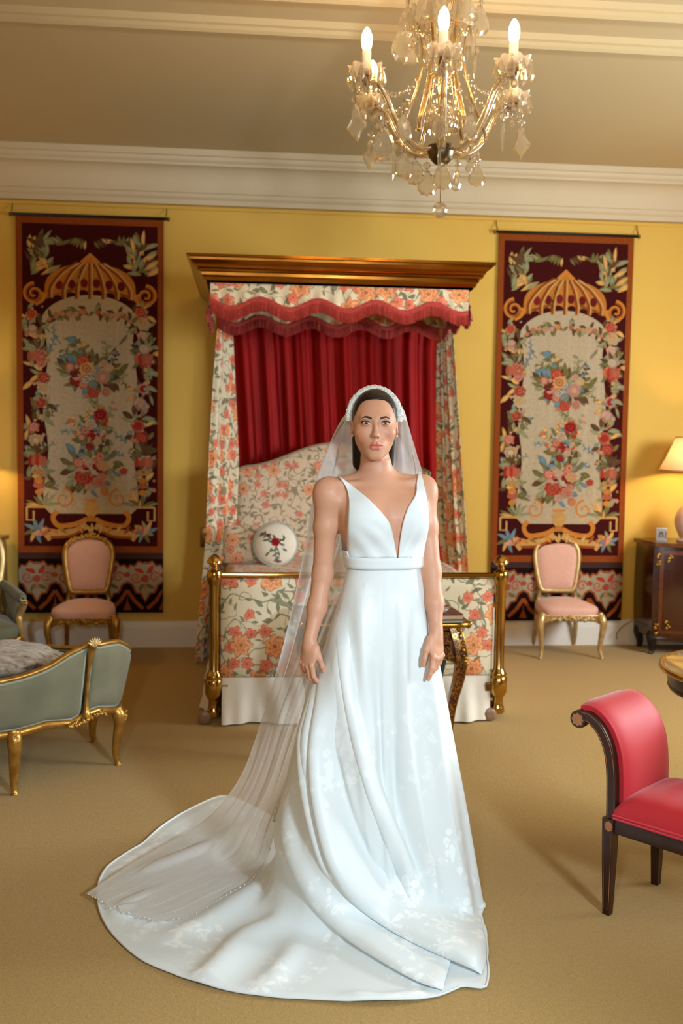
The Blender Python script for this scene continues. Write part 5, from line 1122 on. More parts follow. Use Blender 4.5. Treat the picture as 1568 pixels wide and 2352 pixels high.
# ---- torso, arms
TR = rz_(R(9)); TZ = np.array([.80, .95, 1.05, 1.12, 1.20, 1.26, 1.31, 1.36, 1.41, 1.445, 1.475, 1.51])
TA = np.array([.10, .11, .12, .12, .122, .13, .142, .15, .155, .135, .08, .03]); TB = np.array([.07, .07, .08, .085, .083, .088, .096, .098, .09, .075, .055, .03])
TX = np.interp(TZ, [.8, 1.2, 1.31, 1.41, 1.51], [.012, .008, -.006, -.018, -.022]); TY = np.interp(TZ, [.8, 1.2, 1.35, 1.51], [.02, .01, .015, .03])
def sdf_torso(p):
    z = p[..., 2]; a = np.interp(z, TZ, TA).astype(np.float32); b = np.interp(z, TZ, TB).astype(np.float32)
    x = p[..., 0]-np.interp(z, TZ, TX).astype(np.float32); y = p[..., 1]-np.interp(z, TZ, TY).astype(np.float32)
    c, s = math.cos(R(9)), math.sin(R(9)); u = c*x+s*y; v = -s*x+c*y
    k = ((np.abs(u)/a)**2.3+(np.abs(v)/b)**2.3)**(1/2.3); d = (k-1)*np.minimum(a, b)*.9
    return np.maximum(d, np.maximum(z-1.53, .80-z))
SL, SR = bp_(752, 1128, -.01), bp_(972, 1122, .04)
AL = [SL, bp_(747, 1210, .0), bp_(741, 1318, .015), bp_(728, 1395, -.005), bp_(711, 1470, -.035)]; RL = [.045, .037, .0335, .031, .0205]
AR = [SR, bp_(979, 1210, .03), bp_(990, 1312, .0), bp_(997, 1385, -.035), bp_(1001, 1452, -.07)]; RR = [.045, .037, .0325, .030, .0205]
bL, bR = bp_(842, 1192, -.055), bp_(938, 1188, -.03)
def sdf_upper(p):
    d = sdf_torso(p)
    for S in (SL, SR): d = smin(d, d_ell(p, S+np.array([0, 0, -.012]), (.046, .046, .05)), .04)
    d = smin(d, d_cone(p, NB+np.array([0, .02, -.005]), SL+np.array([.02, .015, .012]), .036, .03), .03); d = smin(d, d_cone(p, NB+np.array([0, .02, -.005]), SR+np.array([-.02, .005, .012]), .036, .03), .03)
    d = smin(d, d_cone(p, NB+np.array([.012, -.042, -.022]), SL+np.array([.03, -.022, .028]), .006, .006), .02); d = smin(d, d_cone(p, NB+np.array([.018, -.04, -.022]), SR+np.array([-.03, -.03, .026]), .006, .006), .02)
    for c in (bL, bR): d = smin(d, d_ell(p, c, (.066, .052, .068)), .045)
    for P_, r_ in ((AL, RL), (AR, RR)):
        a = d_cone(p, P_[0], P_[1], r_[0], r_[1])
        for k in range(1, 4): a = smin(a, d_cone(p, P_[k], P_[k+1], r_[k], r_[k+1]), .02)
        d = smin(d, a, .018)
    d = smin(d, sdf_neck(p), .035)
    d = smin(d, d_cone(p, NB+np.array([.012, -.05, -.02]), HC+np.array([.038, .03, -.075]), .004, .004), .014); d = smin(d, d_cone(p, NB+np.array([.004, -.05, -.02]), HC+np.array([-.038, .03, -.075]), .004, .004), .014)
    return d
# ---- hands (frame: x thumb side, y back of hand, z up; fingers hang down)
def finger(q, base, lens, angs, rad, yaw=0.0):
    """three bent segments; angs are cumulative bends towards the palm"""
    d = None; p0 = np.array(base, float); a = 0
    for L, an, (r0, r1) in zip(lens, angs, zip(rad[:-1], rad[1:])):
        a += an; p1 = p0+L*np.array([math.sin(yaw)*math.cos(a), -math.sin(a), -math.cos(a)*math.cos(yaw)])
        s = d_cone(q, p0, p1, r0, r1); d = s if d is None else smin(d, s, .003); p0 = p1
    return d, p0
def make_hand(W, t, dd, f, curl, thumb):
    t, dd, f = (np.array(v, float)/np.linalg.norm(v) for v in (t, dd, f)); dd = dd-f*(dd @ f); dd /= np.linalg.norm(dd); t = t-f*(t @ f)-dd*(t @ dd); t /= np.linalg.norm(t); Mx = np.stack([t, dd, -f], 1).astype(np.float32); W = W.astype(np.float32)
    def sdf(p):
        q = (p-W) @ np.linalg.inv(Mx).T.astype(np.float32)
        d = d_cone(q, (0, 0, .012), (0, 0, -.02), .019, .020)
        pal = d_ell(q, (.002, 0, -.05), (.038, .0145, .05)); d = smin(d, pal, .02)
        d = smin(d, d_ell(q, (.022, -.008, -.035), (.017, .013, .026)), .012)
        for k, (bx, bz, L, yw) in enumerate(((.026, -.084, .072, .06), (.0085, -.089, .080, .0), (-.009, -.086, .074, -.04), (-.0255, -.078, .058, -.1))):
            cu = curl[k]; fd, _ = finger(q, (bx, .001, bz), (L*.46, L*.3, L*.26), cu, (.0092, .0082, .0074, .006), yw); d = smin(d, fd, .0045)
            d = smin(d, d_ell(q, (bx, .006, bz+.002), (.0085, .007, .008)), .006)
        b0 = np.array((.028, -.006, -.022)); pr = b0
        for (v, r0, r1) in thumb:
            p1 = pr+np.array(v); d = smin(d, d_cone(q, pr, p1, r0, r1), .005); pr = p1
        return d
    sdf.M = Mx; sdf.W = W
    return sdf
fL = (AL[4]-AL[3]); fL = fL/np.linalg.norm(fL)*.35+np.array([-.06, .02, -1])*.65
handL = make_hand(AL[4], (.62, -.78, -.05), (-.78, -.62, .0), (-.1, -.12, -1), [(.28, .5, .35), (.36, .6, .4), (.42, .65, .4), (.48, .7, .4)], [((.012, -.01, -.034), .0115, .0098), ((.004, -.012, -.026), .0094, .0085), ((-.002, -.012, -.02), .0084, .0062)])
handR = make_hand(AR[4], (-.72, -.70, .0), (.70, -.72, .0), (.02, -.22, -1), [(.1, .22, .15), (.3, .45, .3), (.4, .55, .3), (.45, .6, .3)], [((.014, -.006, -.036), .0115, .0098), ((.003, -.006, -.028), .0094, .0085), ((.0, -.006, -.022), .0084, .0062)])
def sdf_body(p, parts):
    d = None
    for f in parts:
        v = f(p); d = v if d is None else smin(d, v, .012)
    return d
def surface_net(fn, lo, hi, h):
    """dual mesh of the zero level of fn on a grid"""
    ax = [np.arange(lo[i], hi[i]+h, h, dtype=np.float32) for i in range(3)]; n = [len(a) for a in ax]; S = np.empty(n, np.float32)
    for i0 in range(0, n[0], 24):
        g = np.stack(np.meshgrid(ax[0][i0:i0+24], ax[1], ax[2], indexing='ij'), -1); S[i0:i0+24] = fn(g)
    I = S < 0; c = tuple(k-1 for k in n); acc = np.zeros(c+(3,), np.float32); cnt = np.zeros(c, np.float32)
    sl_ = lambda o: tuple(slice(o[k], o[k]+c[k]) for k in range(3))
    for axn in range(3):
        for o1 in (0, 1):
            for o2 in (0, 1):
                o = [0, 0, 0]; oth = [k for k in range(3) if k != axn]; o[oth[0]] = o1; o[oth[1]] = o2; e = list(o); e[axn] = 1
                a, b = S[sl_(o)], S[sl_(e)]; mk_ = (a < 0) != (b < 0); t = np.where(mk_, a/np.where(mk_, a-b, 1), 0)
                for k in range(3): acc[..., k] += np.where(mk_, o[k]+(t if k == axn else 0), 0)
                cnt += mk_
    act = cnt > 0; idx = -np.ones(c, np.int64); idx[act] = np.arange(act.sum())
    V = np.argwhere(act)+acc[act]/cnt[act][:, None]; V = V*h+np.array([a[0] for a in ax]); Fc = []
    for axn in range(3):
        u, v = [(1, 2), (2, 0), (0, 1)][axn]
        s0 = [slice(1, n[k]-1) for k in range(3)]; s0[axn] = slice(0, n[axn]-1); s1 = list(s0); s1[axn] = slice(1, n[axn])
        A, B = I[tuple(s0)], I[tuple(s1)]; w = np.argwhere(A != B); inn = A[A != B]; off = np.array([1, 1, 1]); off[axn] = 0; w = w+off
        def cell(du, dv): q = w.copy(); q[:, u] -= du; q[:, v] -= dv; return idx[q[:, 0], q[:, 1], q[:, 2]]
        q = np.stack([cell(1, 1), cell(0, 1), cell(0, 0), cell(1, 0)], 1); q[~inn] = q[~inn][:, ::-1]; Fc.append(q)
    Fc = np.vstack(Fc); Fc = Fc[(Fc >= 0).all(1)]
    return V, Fc
def relax(V, Fc, n=1, k=.5):
    V = V.copy(); e = np.vstack([Fc[:, [0, 1]], Fc[:, [1, 2]], Fc[:, [2, 3]], Fc[:, [3, 0]]])
    for _ in range(n):
        s = np.zeros_like(V); c = np.zeros(len(V))
        for a, b in ((0, 1), (1, 0)): np.add.at(s, e[:, a], V[e[:, b]]); np.add.at(c, e[:, a], 1)
        V += (s/np.maximum(c, 1)[:, None]-V)*k
    return V
zc_ = HC[2]-.135
parts = [sdf_upper]
def clip(fn, lo=None, hi=None): return fn
vb, fb = surface_net(lambda p: sdf_body(p, [sdf_upper, sdf_head]), (-.32, -.17, .98), (.25, .2, zc_+.006), .004)
vh, fh = surface_net(lambda p: sdf_body(p, [sdf_upper, sdf_head]), (HC[0]-.1, HC[1]-.125, zc_), (HC[0]+.1, HC[1]+.14, HC[2]+.125), .0016)
vl, fl = surface_net(lambda p: sdf_body(p, [sdf_upper, handL]), AL[4]-[.075, .09, .21], AL[4]+[.07, .07, .06], .0022)
vr, fr_ = surface_net(lambda p: sdf_body(p, [sdf_upper, handR]), AR[4]-[.08, .09, .21], AR[4]+[.07, .07, .06], .0022)
def taubin(V, Fc, n=2):
    for _ in range(n): V = relax(V, Fc, 1, .5); V = relax(V, Fc, 1, -.52)
    return V
vb, vh, vl, vr = taubin(vb, fb, 3), taubin(vh, fh, 1), taubin(vl, fl), taubin(vr, fr_)
# drop torso-grid faces inside the hand boxes so that the finer grids continue the arms
def outside(V, lo, hi): return ~((V > lo) & (V < hi)).all(1)
k_ = outside(vb, AL[4]-[.07, .085, .205], AL[4]+[.065, .065, .055]) & outside(vb, AR[4]-[.075, .085, .205], AR[4]+[.065, .065, .055]); fb = fb[k_[fb].all(1)]
k_ = vl[:, 2] < AL[4][2]+.058; fl = fl[k_[fl].all(1)]; k_ = vr[:, 2] < AR[4][2]+.058; fr_ = fr_[k_[fr_].all(1)]
nb_, nh_, nl_ = len(vb), len(vh), len(vl); BV = np.vstack([vb, vh, vl, vr]); BF = np.vstack([fb, fh+nb_, fl+nb_+nh_, fr_+nb_+nh_+nl_])
# skin tones: lips, lids, blush, nails' pink tips; shade painted into nostrils and lip line
SKIN = np.array(srgb(208, 155, 126)); bc = np.tile(SKIN, (len(BV), 1)); q = (BV-HC) @ HR; front = (q[:, 1] < -.05) & (q[:, 2] > -.13)
def blend(mask, col, amt): 
    w = np.clip(mask, 0, 1)[:, None]*amt; return bc*(1-w)+np.array(col)*w
ax_ = np.abs(q[:, 0])
upz = np.interp(ax_, [0, .006, .014, .0245], [-.0625, -.0600, -.0655, -.0715]); loz = np.interp(ax_, [0, .01, .018, .0245], [-.0865, -.085, -.0795, -.0722])
lip = np.clip((upz-q[:, 2])/.0015, 0, 1)*np.clip((q[:, 2]-loz)/.0015, 0, 1)*front*(ax_ < .0248)
bc = blend(np.exp(-((ax_-.05)/.018)**2-((q[:, 2]+.035)/.02)**2)*front, srgb(204, 122, 92), .45)
bc = blend(np.exp(-((ax_-.033)/.015)**2-((q[:, 2]-.0075)/.006)**2)*front, srgb(132, 82, 60), .7)
bc = blend(np.exp(-((ax_-.031)/.014)**2-((q[:, 2]+.0085)/.004)**2)*front, srgb(176, 116, 90), .35)
bc = blend(np.exp(-((ax_-.0058)/.0035)**2-((q[:, 2]+.0475)/.003)**2)*front, srgb(110, 60, 45), .6)
bc = blend(lip, srgb(206, 116, 104), .9); bc = blend(np.exp(-((q[:, 2]+.0722)/.0011)**2)*(ax_ < .0235)*front, srgb(120, 56, 50), .7)
br = thing('person', 'bride in a white satin gown with long veil standing in the middle of the room', 'person', OB)
M['skin'] = P('skin', tuple(SKIN), .46, spec=.4, var=(150, .06), bump=(500, .04, .001), colattr=True, sss=.12)
mk('body', BV, BF, M['skin'], br, col=bc)
def face_y(x, z, sdf=sdf_head, y0=-.16):
    """front surface of the head at head-frame x,z"""
    x, z = np.broadcast_arrays(np.asarray(x, float), np.asarray(z, float)); y = np.full(x.shape, y0)
    for _ in range(60): p = np.stack([x, y, z], -1).astype(np.float32) @ HR.T+HC.astype(np.float32); y = y+np.clip(sdf(p), -.01, .02)*.8
    return y
def hw_(x, y, z): return np.stack(np.broadcast_arrays(x, y, z), -1) @ HR.T.astype(float)+HC
M['eye'] = P('eye', (1, 1, 1), .12, spec=.6, colattr=True, var=(200, .05), coat=.5)
M['lash'] = P('lash', srgb(28, 20, 18), .6, var=(100, .2)); M['brow'] = P('brow_hair', srgb(58, 38, 30), .7, var=(300, .4)); M['hair'] = P('dark_hair', srgb(26, 17, 14), .4, spec=.35, var=(120, .5, srgb(12, 8, 7)), stretch=(1, .15, .15), bump=(260, .35, .002))
for sx in (-1, 1):
    ec = np.array([sx*.0308, -.0755, .0005]); u, v = np.meshgrid(np.linspace(-1, 1, 41), np.linspace(-1, 1, 25), indexing='ij')
    sk = .0012*(u*sx); up_ = .0058*(1-np.abs(u)**2.2)**.75+sk; lo_ = -.0045*(1-np.abs(u)**2.4)**.8+sk; X = .0146*u; Z = (up_+lo_)/2+(up_-lo_)/2*v
    Y = -np.sqrt(np.maximum(.02, 1-(X/.0157)**2-(Z/.0131)**2))*.0150; rr3 = np.hypot(X-.0004*sx*0, Z-.0002)
    C_ = np.tile(srgb(206, 196, 190), (X.size, 1)); rf_ = rr3.ravel(); C_[rf_ < .0058] = srgb(70, 62, 56); C_[rf_ < .0052] = srgb(92, 80, 68); C_[rf_ < .0027] = (.008, .008, .008)
    C_[np.hypot(X.ravel()-.0016, Z.ravel()-.0016) < .0008] = (1, 1, 1); cor = np.abs(X.ravel()) > .0122; C_[cor] = srgb(206, 150, 140)  # white dot is a catchlight painted into the eye colour
    mk('eye', hw_(X.ravel()+ec[0], Y.ravel()+ec[1]-.0006, Z.ravel()+ec[2]), grid_faces(41, 25), M['eye'], br, col=C_)
    def lid(zf, r0, nm, ext):
        uu = np.linspace(-1, 1, 26); uu = np.r_[uu, [1.14, 1.26]] if (ext and sx > 0) else (np.r_[[-1.26, -1.14], uu] if ext else uu)
        x = .0146*uu; z = zf(np.clip(uu, -1, 1))+.0012*uu*sx+np.maximum(0, np.abs(uu)-1)*.012; y = -np.sqrt(np.maximum(.05, 1-(x/.0157)**2-(z/.0131)**2))*.0150; y = np.where(np.abs(uu) > 1, y+.001, y)
        o_ = uu*sx; r = r0*np.interp(o_, [-1.05, -.6, .4, 1, 1.3], [.35, .7, 1.1, 1.15, .2]); mk(nm, *tube(hw_(x+ec[0], y+ec[1]-.0012, z+ec[2]+.0004), r, 6), M['lash'], br)
    lid(lambda w: .0058*(1-np.abs(w)**2.2)**.75, .0018, 'eyelash', True); lid(lambda w: -.0045*(1-np.abs(w)**2.4)**.8, .0005, 'lower_lash', False)
    bt = np.linspace(0, 1, 22); bx_ = sx*(.0135+.0345*bt); bz = .0155+.0055*np.sin(np.pi*np.clip(bt*.78, 0, 1))-.0105*np.clip(bt-.62, 0, 1)**1.3*1.6; bw_ = .0036*np.interp(bt, [0, .15, .6, 1], [.75, 1.05, .8, .15])
    rows = []
    for k in (-1, -.5, 0, .5, 1): rows.append(hw_(bx_, face_y(bx_, bz+bw_*k)-.0009*(1-k*k)-.0003, bz+bw_*k))
    mk('eyebrow', np.vstack(rows), grid_faces(5, 22), M['brow'], br)
    ex = HC+HR @ np.array([sx*.0742, -.006, -.040]); mk('earring', *ball(ex+[0, -.004, 0], .0045, 8, 6), P('pearl_stud', srgb(230, 226, 220), .15, metal=.3, var=(80, .2)), br, smooth=False)
# hair: sleek cap behind the hairline and long lengths behind the neck
def sdf_hair(p):
    q = (p-HC.astype(np.float32)) @ HR; m = q.copy(); m[..., 0] = np.abs(m[..., 0])
    d = d_ell(q, (0, .022, .026), (.0775, .1, .0915))
    cut = np.maximum(((np.abs(q[..., 0])/.0605)**3.2+(np.abs(q[..., 2]+.005)/.0825)**3.2)**(1/3.2)*.06-.06, q[..., 1]+.005); d = smax(d, -cut, .006)
    d = smax(d, -(q[..., 2]+.055-np.clip(q[..., 1]-.0, 0, .1)*1.2), .01)
    side = np.maximum(-(q[..., 2]+.01), .0); d = smax(d, -(np.maximum(.012-q[..., 1], q[..., 2]-.012)), .006) if False else d
    back = d_cone(q, (0, .06, -.02), (0, .085, -.16), .06, .05); back = smin(back, d_cone(m, (.055, .045, -.05), (.05, .062, -.135), .018, .02), .02); back = smin(back, d_cone(q, (0, .085, -.16), (0, .1, -.32), .05, .035), .02)
    return smin(d, back, .02)
vq, fq = surface_net(sdf_hair, (HC[0]-.095, HC[1]-.1, HC[2]-.36), (HC[0]+.095, HC[1]+.17, HC[2]+.13), .0035)
mk('hair', relax(vq, fq, 2), fq, M['hair'], br)
# padded, bead-covered headband
hb = []; tt = np.linspace(R(-6), R(186), 60); HBc = np.array([0, .012, .022])
pth = np.stack([.0825*np.cos(tt), .012+.004*np.sin(tt), .018+.0925*np.sin(tt)], -1); pw_ = hw_(pth[:, 0], pth[:, 1], pth[:, 2])
rad = np.interp(np.linspace(0, 1, 60), [0, .06, .5, .94, 1], [.0085, .011, .0145, .011, .0085])
M['headband'] = P('beaded_satin', srgb(240, 240, 236), .4, var=(300, .3), bump=(420, .9, .003))
hbo = mk('headband', *sweep(pw_, circ(12, .8, 1.25), scale=rad, up=tuple(HR @ np.array([0, 1, 0]))), M['headband'], br)
b = MB(); T1, N1, B1 = frames(pw_, tuple(HR @ np.array([0, 1, 0])))
for i in range(700):
    t = rng.random()*59; k = int(t); a = rng.uniform(0, 6.28); c = pw_[k]*(1-t+k)+pw_[min(59, k+1)]*(t-k)
    c = c+(N1[k]*.8*math.cos(a)+B1[k]*1.25*math.sin(a))*rad[k]; b.add(*ball(c, rng.uniform(.0016, .0027), 5, 3))
b.mk('beading', P('seed_pearls', srgb(236, 234, 226), .18, metal=.25, var=(200, .3)), hbo, kind='stuff')

# ------------------------------------------------------------------ the gown
def satin(name, motif):
    m, nt, b = new_mat(name); tc = node(nt, 'ShaderNodeTexCoord').outputs['Object']
    white = srgb(222, 230, 232); n0 = noise(nt, tc, 3.5, 2.0)
    def cells(sc, off):
        mp = node(nt, 'ShaderNodeMapping'); mp.inputs['Location'].default_value = (off, off*.6, off*.3); nt.links.new(tc, mp.inputs[0])
        v = node(nt, 'ShaderNodeTexVoronoi'); v.inputs['Scale'].default_value = sc; nt.links.new(mp.outputs[0], v.inputs['Vector'])
        sb = node(nt, 'ShaderNodeVectorMath', operation='SUBTRACT'); nt.links.new(mp.outputs[0], sb.inputs[0]); nt.links.new(v.outputs['Position'], sb.inputs[1])
        s = node(nt, 'ShaderNodeSeparateXYZ'); nt.links.new(sb.outputs[0], s.inputs[0]); c = node(nt, 'ShaderNodeSeparateColor'); nt.links.new(v.outputs['Color'], c.inputs[0])
        return [E(nt, s.outputs[k])*sc for k in range(3)]+[E(nt, c.outputs[0]), E(nt, c.outputs[1])]
    f = None
    for sc, off, pet, rad in ((9, 0, 5.0, .44), (15, 4, 3.0, .46), (22, 9, 2.0, .44)):
        x, y, z, r1, r2 = cells(sc, off); th = (y+z*.7).atan2(x)+r1*6.28; rr = (x*x+y*y+z*z).sqrt(); q = rr/(((th*pet).cos()*.35+.85)*rad); g = q.lt(1.0)*(1.0-((q*9.0).sin().gt(.75)))*r2.gt(.35); f = g if f is None else f.max(g)
    zz_ = node(nt, 'ShaderNodeSeparateXYZ'); nt.links.new(tc, zz_.inputs[0]); low = 1.0-E(nt, zz_.outputs[2]).step(.35, .8)
    f = f*n0.step(.46, .52)*(low*.8+.2) if motif else f*0.0
    nt.links.new(mixc(nt, f*.9, white, srgb(240, 245, 246)), b.inputs['Base Color']); nt.links.new((f*.3+(.36 if motif else .5)).s, b.inputs['Roughness'])
    b.inputs['Specular IOR Level'].default_value = .4 if motif else .25; b.inputs['Sheen Weight'].default_value = .15
    bp = node(nt, 'ShaderNodeBump'); bp.inputs['Strength'].default_value = .12; bp.inputs['Distance'].default_value = .002; nt.links.new((noise(nt, tc, 500, 2.0)*.4+f).s, bp.inputs['Height']); nt.links.new(bp.outputs[0], b.inputs['Normal'])
    return m
M['satin'] = satin('damask_satin', True); M['satin_plain'] = satin('plain_satin', False)
def cast(px, py, off, t0=2.85, t1=3.55):
    """where the sight line through a photo point meets the body, grown by off"""
    x, y = np.broadcast_arrays(np.asarray(px, float), np.asarray(py, float)); d = np.stack([ray(a, b_) for a, b_ in zip(x.ravel(), y.ravel())]); d /= d[:, 1:2]; t = np.full(len(d), t0)
    for _ in range(50): p = (_C+d*t[:, None]-OB).astype(np.float32); t = np.minimum(t+np.clip(sdf_upper(p)-off, -.01, .03)*.8, t1)
    return _C+d*t[:, None]-OB
def panel(inner, outer, name, n=44, m=18, off=.006):
    a, b_ = smooth_path(inner, n), smooth_path(outer, n); u = np.linspace(0, 1, m); px = a[:, None, 0]*(1-u)+b_[:, None, 0]*u; py = a[:, None, 1]*(1-u)+b_[:, None, 1]*u
    V = cast(px.ravel(), py.ravel(), off).reshape(n, m, 3); Y = V[..., 1].copy()
    for _ in range(6):
        Y[:, 1:-1] = (Y[:, 1:-1]*2+Y[:, 2:]+Y[:, :-2])/4; Y[1:-1] = (Y[1:-1]*2+Y[2:]+Y[:-2])/4
    V[..., 1] = np.minimum(V[..., 1], Y); t = np.linspace(0, 1, n)[:, None]
    V[..., 1] -= .004*np.clip((t-.55)/.3, 0, 1)*np.sin(u[None]*14+t*20)*np.sin(np.pi*u)[None]
    o = mk(name, V.reshape(-1, 3), grid_faces(n, m), M['satin_plain'], gown); s_ = o.modifiers.new('thick', 'SOLIDIFY'); s_.thickness = .003; s_.offset = 0; gown_parts.append(o)
    return o
gown = br; gown_parts = []
panel([(778, 1093), (808, 1116), (845, 1146), (880, 1182), (896, 1206), (904, 1238), (911, 1282)], [(777, 1093), (794, 1118), (801, 1148), (799, 1190), (797, 1220), (797, 1250), (797, 1282)], 'bodice_panel')
panel([(962, 1084), (957, 1108), (954, 1136), (937, 1166), (926, 1198), (919, 1238), (914, 1282)], [(966, 1084), (972, 1108), (980, 1148), (985, 1188), (983, 1216), (976, 1250), (972, 1282)], 'bodice_panel')
# band of the waist and the low back of the bodice, wrapped round the body
def wrap(z0f, z1f, a0, a1, off, name, n=80, m=8, par=None, sat='satin_plain'):
    A = np.linspace(a0, a1, n); v = np.linspace(0, 1, m); rows = []
    for a in A:
        for q in v:
            z = z0f(a)+(z1f(a)-z0f(a))*q; rows.append((a, z))
    rows = np.array(rows); c = np.stack([np.interp(rows[:, 1], TZ, TX), np.interp(rows[:, 1], TZ, TY), rows[:, 1]], -1); d = np.stack([np.cos(rows[:, 0]), np.sin(rows[:, 0]), 0*rows[:, 0]], -1); r = np.full(len(rows), .26)
    for _ in range(60): r = np.maximum(.02, r-np.clip(sdf_torso2((c+d*r[:, None]).astype(np.float32))-off, -.01, .03)*.8)
    closed = a1-a0 > 6.2
    o = mk(name, c+d*r[:, None], grid_faces(n, m, cu=closed), M[sat], gown); s_ = o.modifiers.new('thick', 'SOLIDIFY'); s_.thickness = .002; s_.offset = 0; gown_parts.append(o); return o
def sdf_torso2(p):
    d = sdf_torso(p)
    for c in (bL, bR): d = smin(d, d_ell(p, c, (.062, .058, .064)), .035)
    return d
zb0, zb1 = bp_(884, 1302)[2], bp_(884, 1277)[2]
wrap(lambda a: zb0, lambda a: zb1+.003, 0, 2*np.pi*(1-1/90), .0085, 'waistband', 90, 5)
wrap(lambda a: zb1-.005, lambda a: zb1+.02+.14*max(0, math.sin(a+.15))**.6, R(-18), R(205), .008, 'back_bodice', 70, 14)

# skirt and train: one sheet in polar form, from waist to floor and out along the carpet
Kc = np.array([.015, .0]); NT, NR1, NR2 = 420, 110, 90
th = np.linspace(-np.pi, np.pi, NT, endpoint=False)
outl = [(1104, 2100), (1108, 2118), (1116, 2160), (1117, 2200), (1115, 2268), (1060, 2262), (1010, 2284), (960, 2294), (860, 2299), (760, 2295), (700, 2291), (600, 2284), (480, 2262), (390, 2230), (330, 2205), (280, 2165), (240, 2115), (224, 2060), (228, 2020), (245, 1990), (330, 1935), (450, 1850), (500, 1828), (532, 1825)]
oq = np.array([PZ(x, y, .01)[:2] for x, y in outl])-OB[:2]-Kc
oa = np.unwrap(np.arctan2(oq[:, 1], oq[:, 0])); orr = np.hypot(oq[:, 0], oq[:, 1])
bkp_ = [(R(112), .75), (R(95), .55), (R(75), .46), (R(40), .40), (R(12), .37)]
oa_all = np.r_[oa, [a-2*np.pi for a, _ in bkp_]]; or_all = np.r_[orr, [r for _, r in bkp_]]
ks = np.argsort(oa_all); oa_s, or_s = oa_all[ks], or_all[ks]
def outer_r(t):
    tt_ = np.where(t > oa_s[-1], t-2*np.pi, t); tt_ = np.where(tt_ < oa_s[0], tt_+2*np.pi, tt_)
    return np.interp(tt_, np.r_[oa_s[-1]-2*np.pi, oa_s, oa_s[0]+2*np.pi], np.r_[or_s[-1], or_s, or_s[0]])
Ro = outer_r(th)
base = np.interp(th, np.radians([-180, -150, -125, -100, -75, -50, -25, 0, 30, 90, 140, 180]), [.40, .33, .25, .17, .15, .21, .31, .36, .37, .40, .42, .40])
base = np.minimum(base, Ro-.005)
zw = zb0+.003; Wt = np.interp(zw, TZ, TA)+.006; Wb = np.interp(zw, TZ, TB)+.006
tw = th-R(9); r0 = 1/np.sqrt((np.cos(tw)/Wt)**2+(np.sin(tw)/Wb)**2); cx0 = np.interp(zw, TZ, TX)-Kc[0]; cy0 = np.interp(zw, TZ, TY)-Kc[1]
t1 = np.linspace(0, 1, NR1)
hip = np.interp(t1, [0, .08, .2, .4, .7, 1], [0, .10, .24, .45, .74, 1.0])
folds = [(-176, 60, .5, 12), (-150, 50, .45, 11), (-124, 30, .35, 9), (-98, 16, .3, 8), (-74, 8, .3, 8), (-50, 4, .35, 8), (-26, 2, .4, 9), (-4, 0, .4, 9), (20, 0, .6, 12), (60, 0, .7, 14), (100, 0, .7, 14), (140, 0, .9, 14)]
X = np.zeros((NT, NR1+NR2)); Y = X.copy(); Z = X.copy(); TH, T1 = np.meshgrid(th, t1, indexing='ij')
rho = r0[:, None]+(base-r0)[:, None]*hip[None]; disp = np.zeros_like(rho)
for a0, sw, am, wd in folds:
    ctr = R(a0)+R(sw)*np.clip(T1-.25, 0, 1)**1.6*1.4; dl = (TH-ctr+np.pi) % (2*np.pi)-np.pi
    w = R(wd)*(1.05-.35*T1); lead = np.where(dl < 0, .62, 1.4)          # steeper on the trailing side
    disp += am*np.exp(-(dl/(w*lead))**2)*np.interp(T1, [0, .1, .35, 1], [0, .10, .42, 1])
disp = (disp-.25)*np.interp(T1, [0, .06, .3, 1], [0, .010, .036, .062])
rho += disp
ctrx = Kc[0]+cx0*(1-hip)[None]; ctry = Kc[1]+cy0*(1-hip)[None]
X[:, :NR1] = ctrx+rho*np.cos(TH); Y[:, :NR1] = ctry+rho*np.sin(TH); Z[:, :NR1] = zw+(.012-zw)*t1[None]**.97
t2 = np.linspace(0, 1, NR2+1)[1:]; r2 = rho[:, -1:]+(np.maximum(Ro, rho[:, -1]+.004)-rho[:, -1])[:, None]*t2[None]
X[:, NR1:] = Kc[0]+r2*np.cos(th)[:, None]; Y[:, NR1:] = Kc[1]+r2*np.sin(th)[:, None]; Z[:, NR1:] = .012
# round the bend between the hanging cloth and the carpet
for _ in range(140):
    for A_ in (X, Y, Z): A_[:, NR1-26:NR1+40] += .5*((A_[:, NR1-27:NR1+39]+A_[:, NR1-25:NR1+41])/2-A_[:, NR1-26:NR1+40])
# rolls and soft ridges of the train
def ridge(pts, h, w, w2=None, z=.05):
    g = smooth_path([PZ(x, y, z)[:2]-OB[:2] for x, y in pts], 60); L = np.linspace(0, 1, 60); prof_ = np.sin(np.pi*np.clip(L*.94+.03, 0, 1))**.5
    S = (slice(None), slice(NR1-18, None)); Px, Py = X[S].ravel(), Y[S].ravel(); best = np.full(Px.shape, 9.); amp = np.zeros(Px.shape)
    sg = np.zeros(Px.shape)
    for i in range(60):
        dd_ = np.hypot(Px-g[i, 0], Py-g[i, 1]); k = dd_ < best; best = np.where(k, dd_, best); amp = np.where(k, prof_[i], amp)
        j = min(58, i); tx, ty = g[j+1]-g[j]; sg = np.where(k, np.sign(tx*(Py-g[i, 1])-ty*(Px-g[i, 0])), sg)
    ww = np.where(sg < 0, w, w2 or w); Z[S] += (h*amp*np.exp(-(best/ww)**2)).reshape(Z[S].shape)*np.clip(np.arange(Z[S].shape[1])/18, 0, 1)[None]**2
ridge([(560, 1880), (470, 1935), (370, 1975), (290, 1995)], .035, .05, .07); ridge([(640, 1990), (560, 2040), (480, 2090), (400, 2120)], .03, .05); ridge([(640, 2090), (560, 2130), (500, 2190), (450, 2230)], .035, .04, .06)
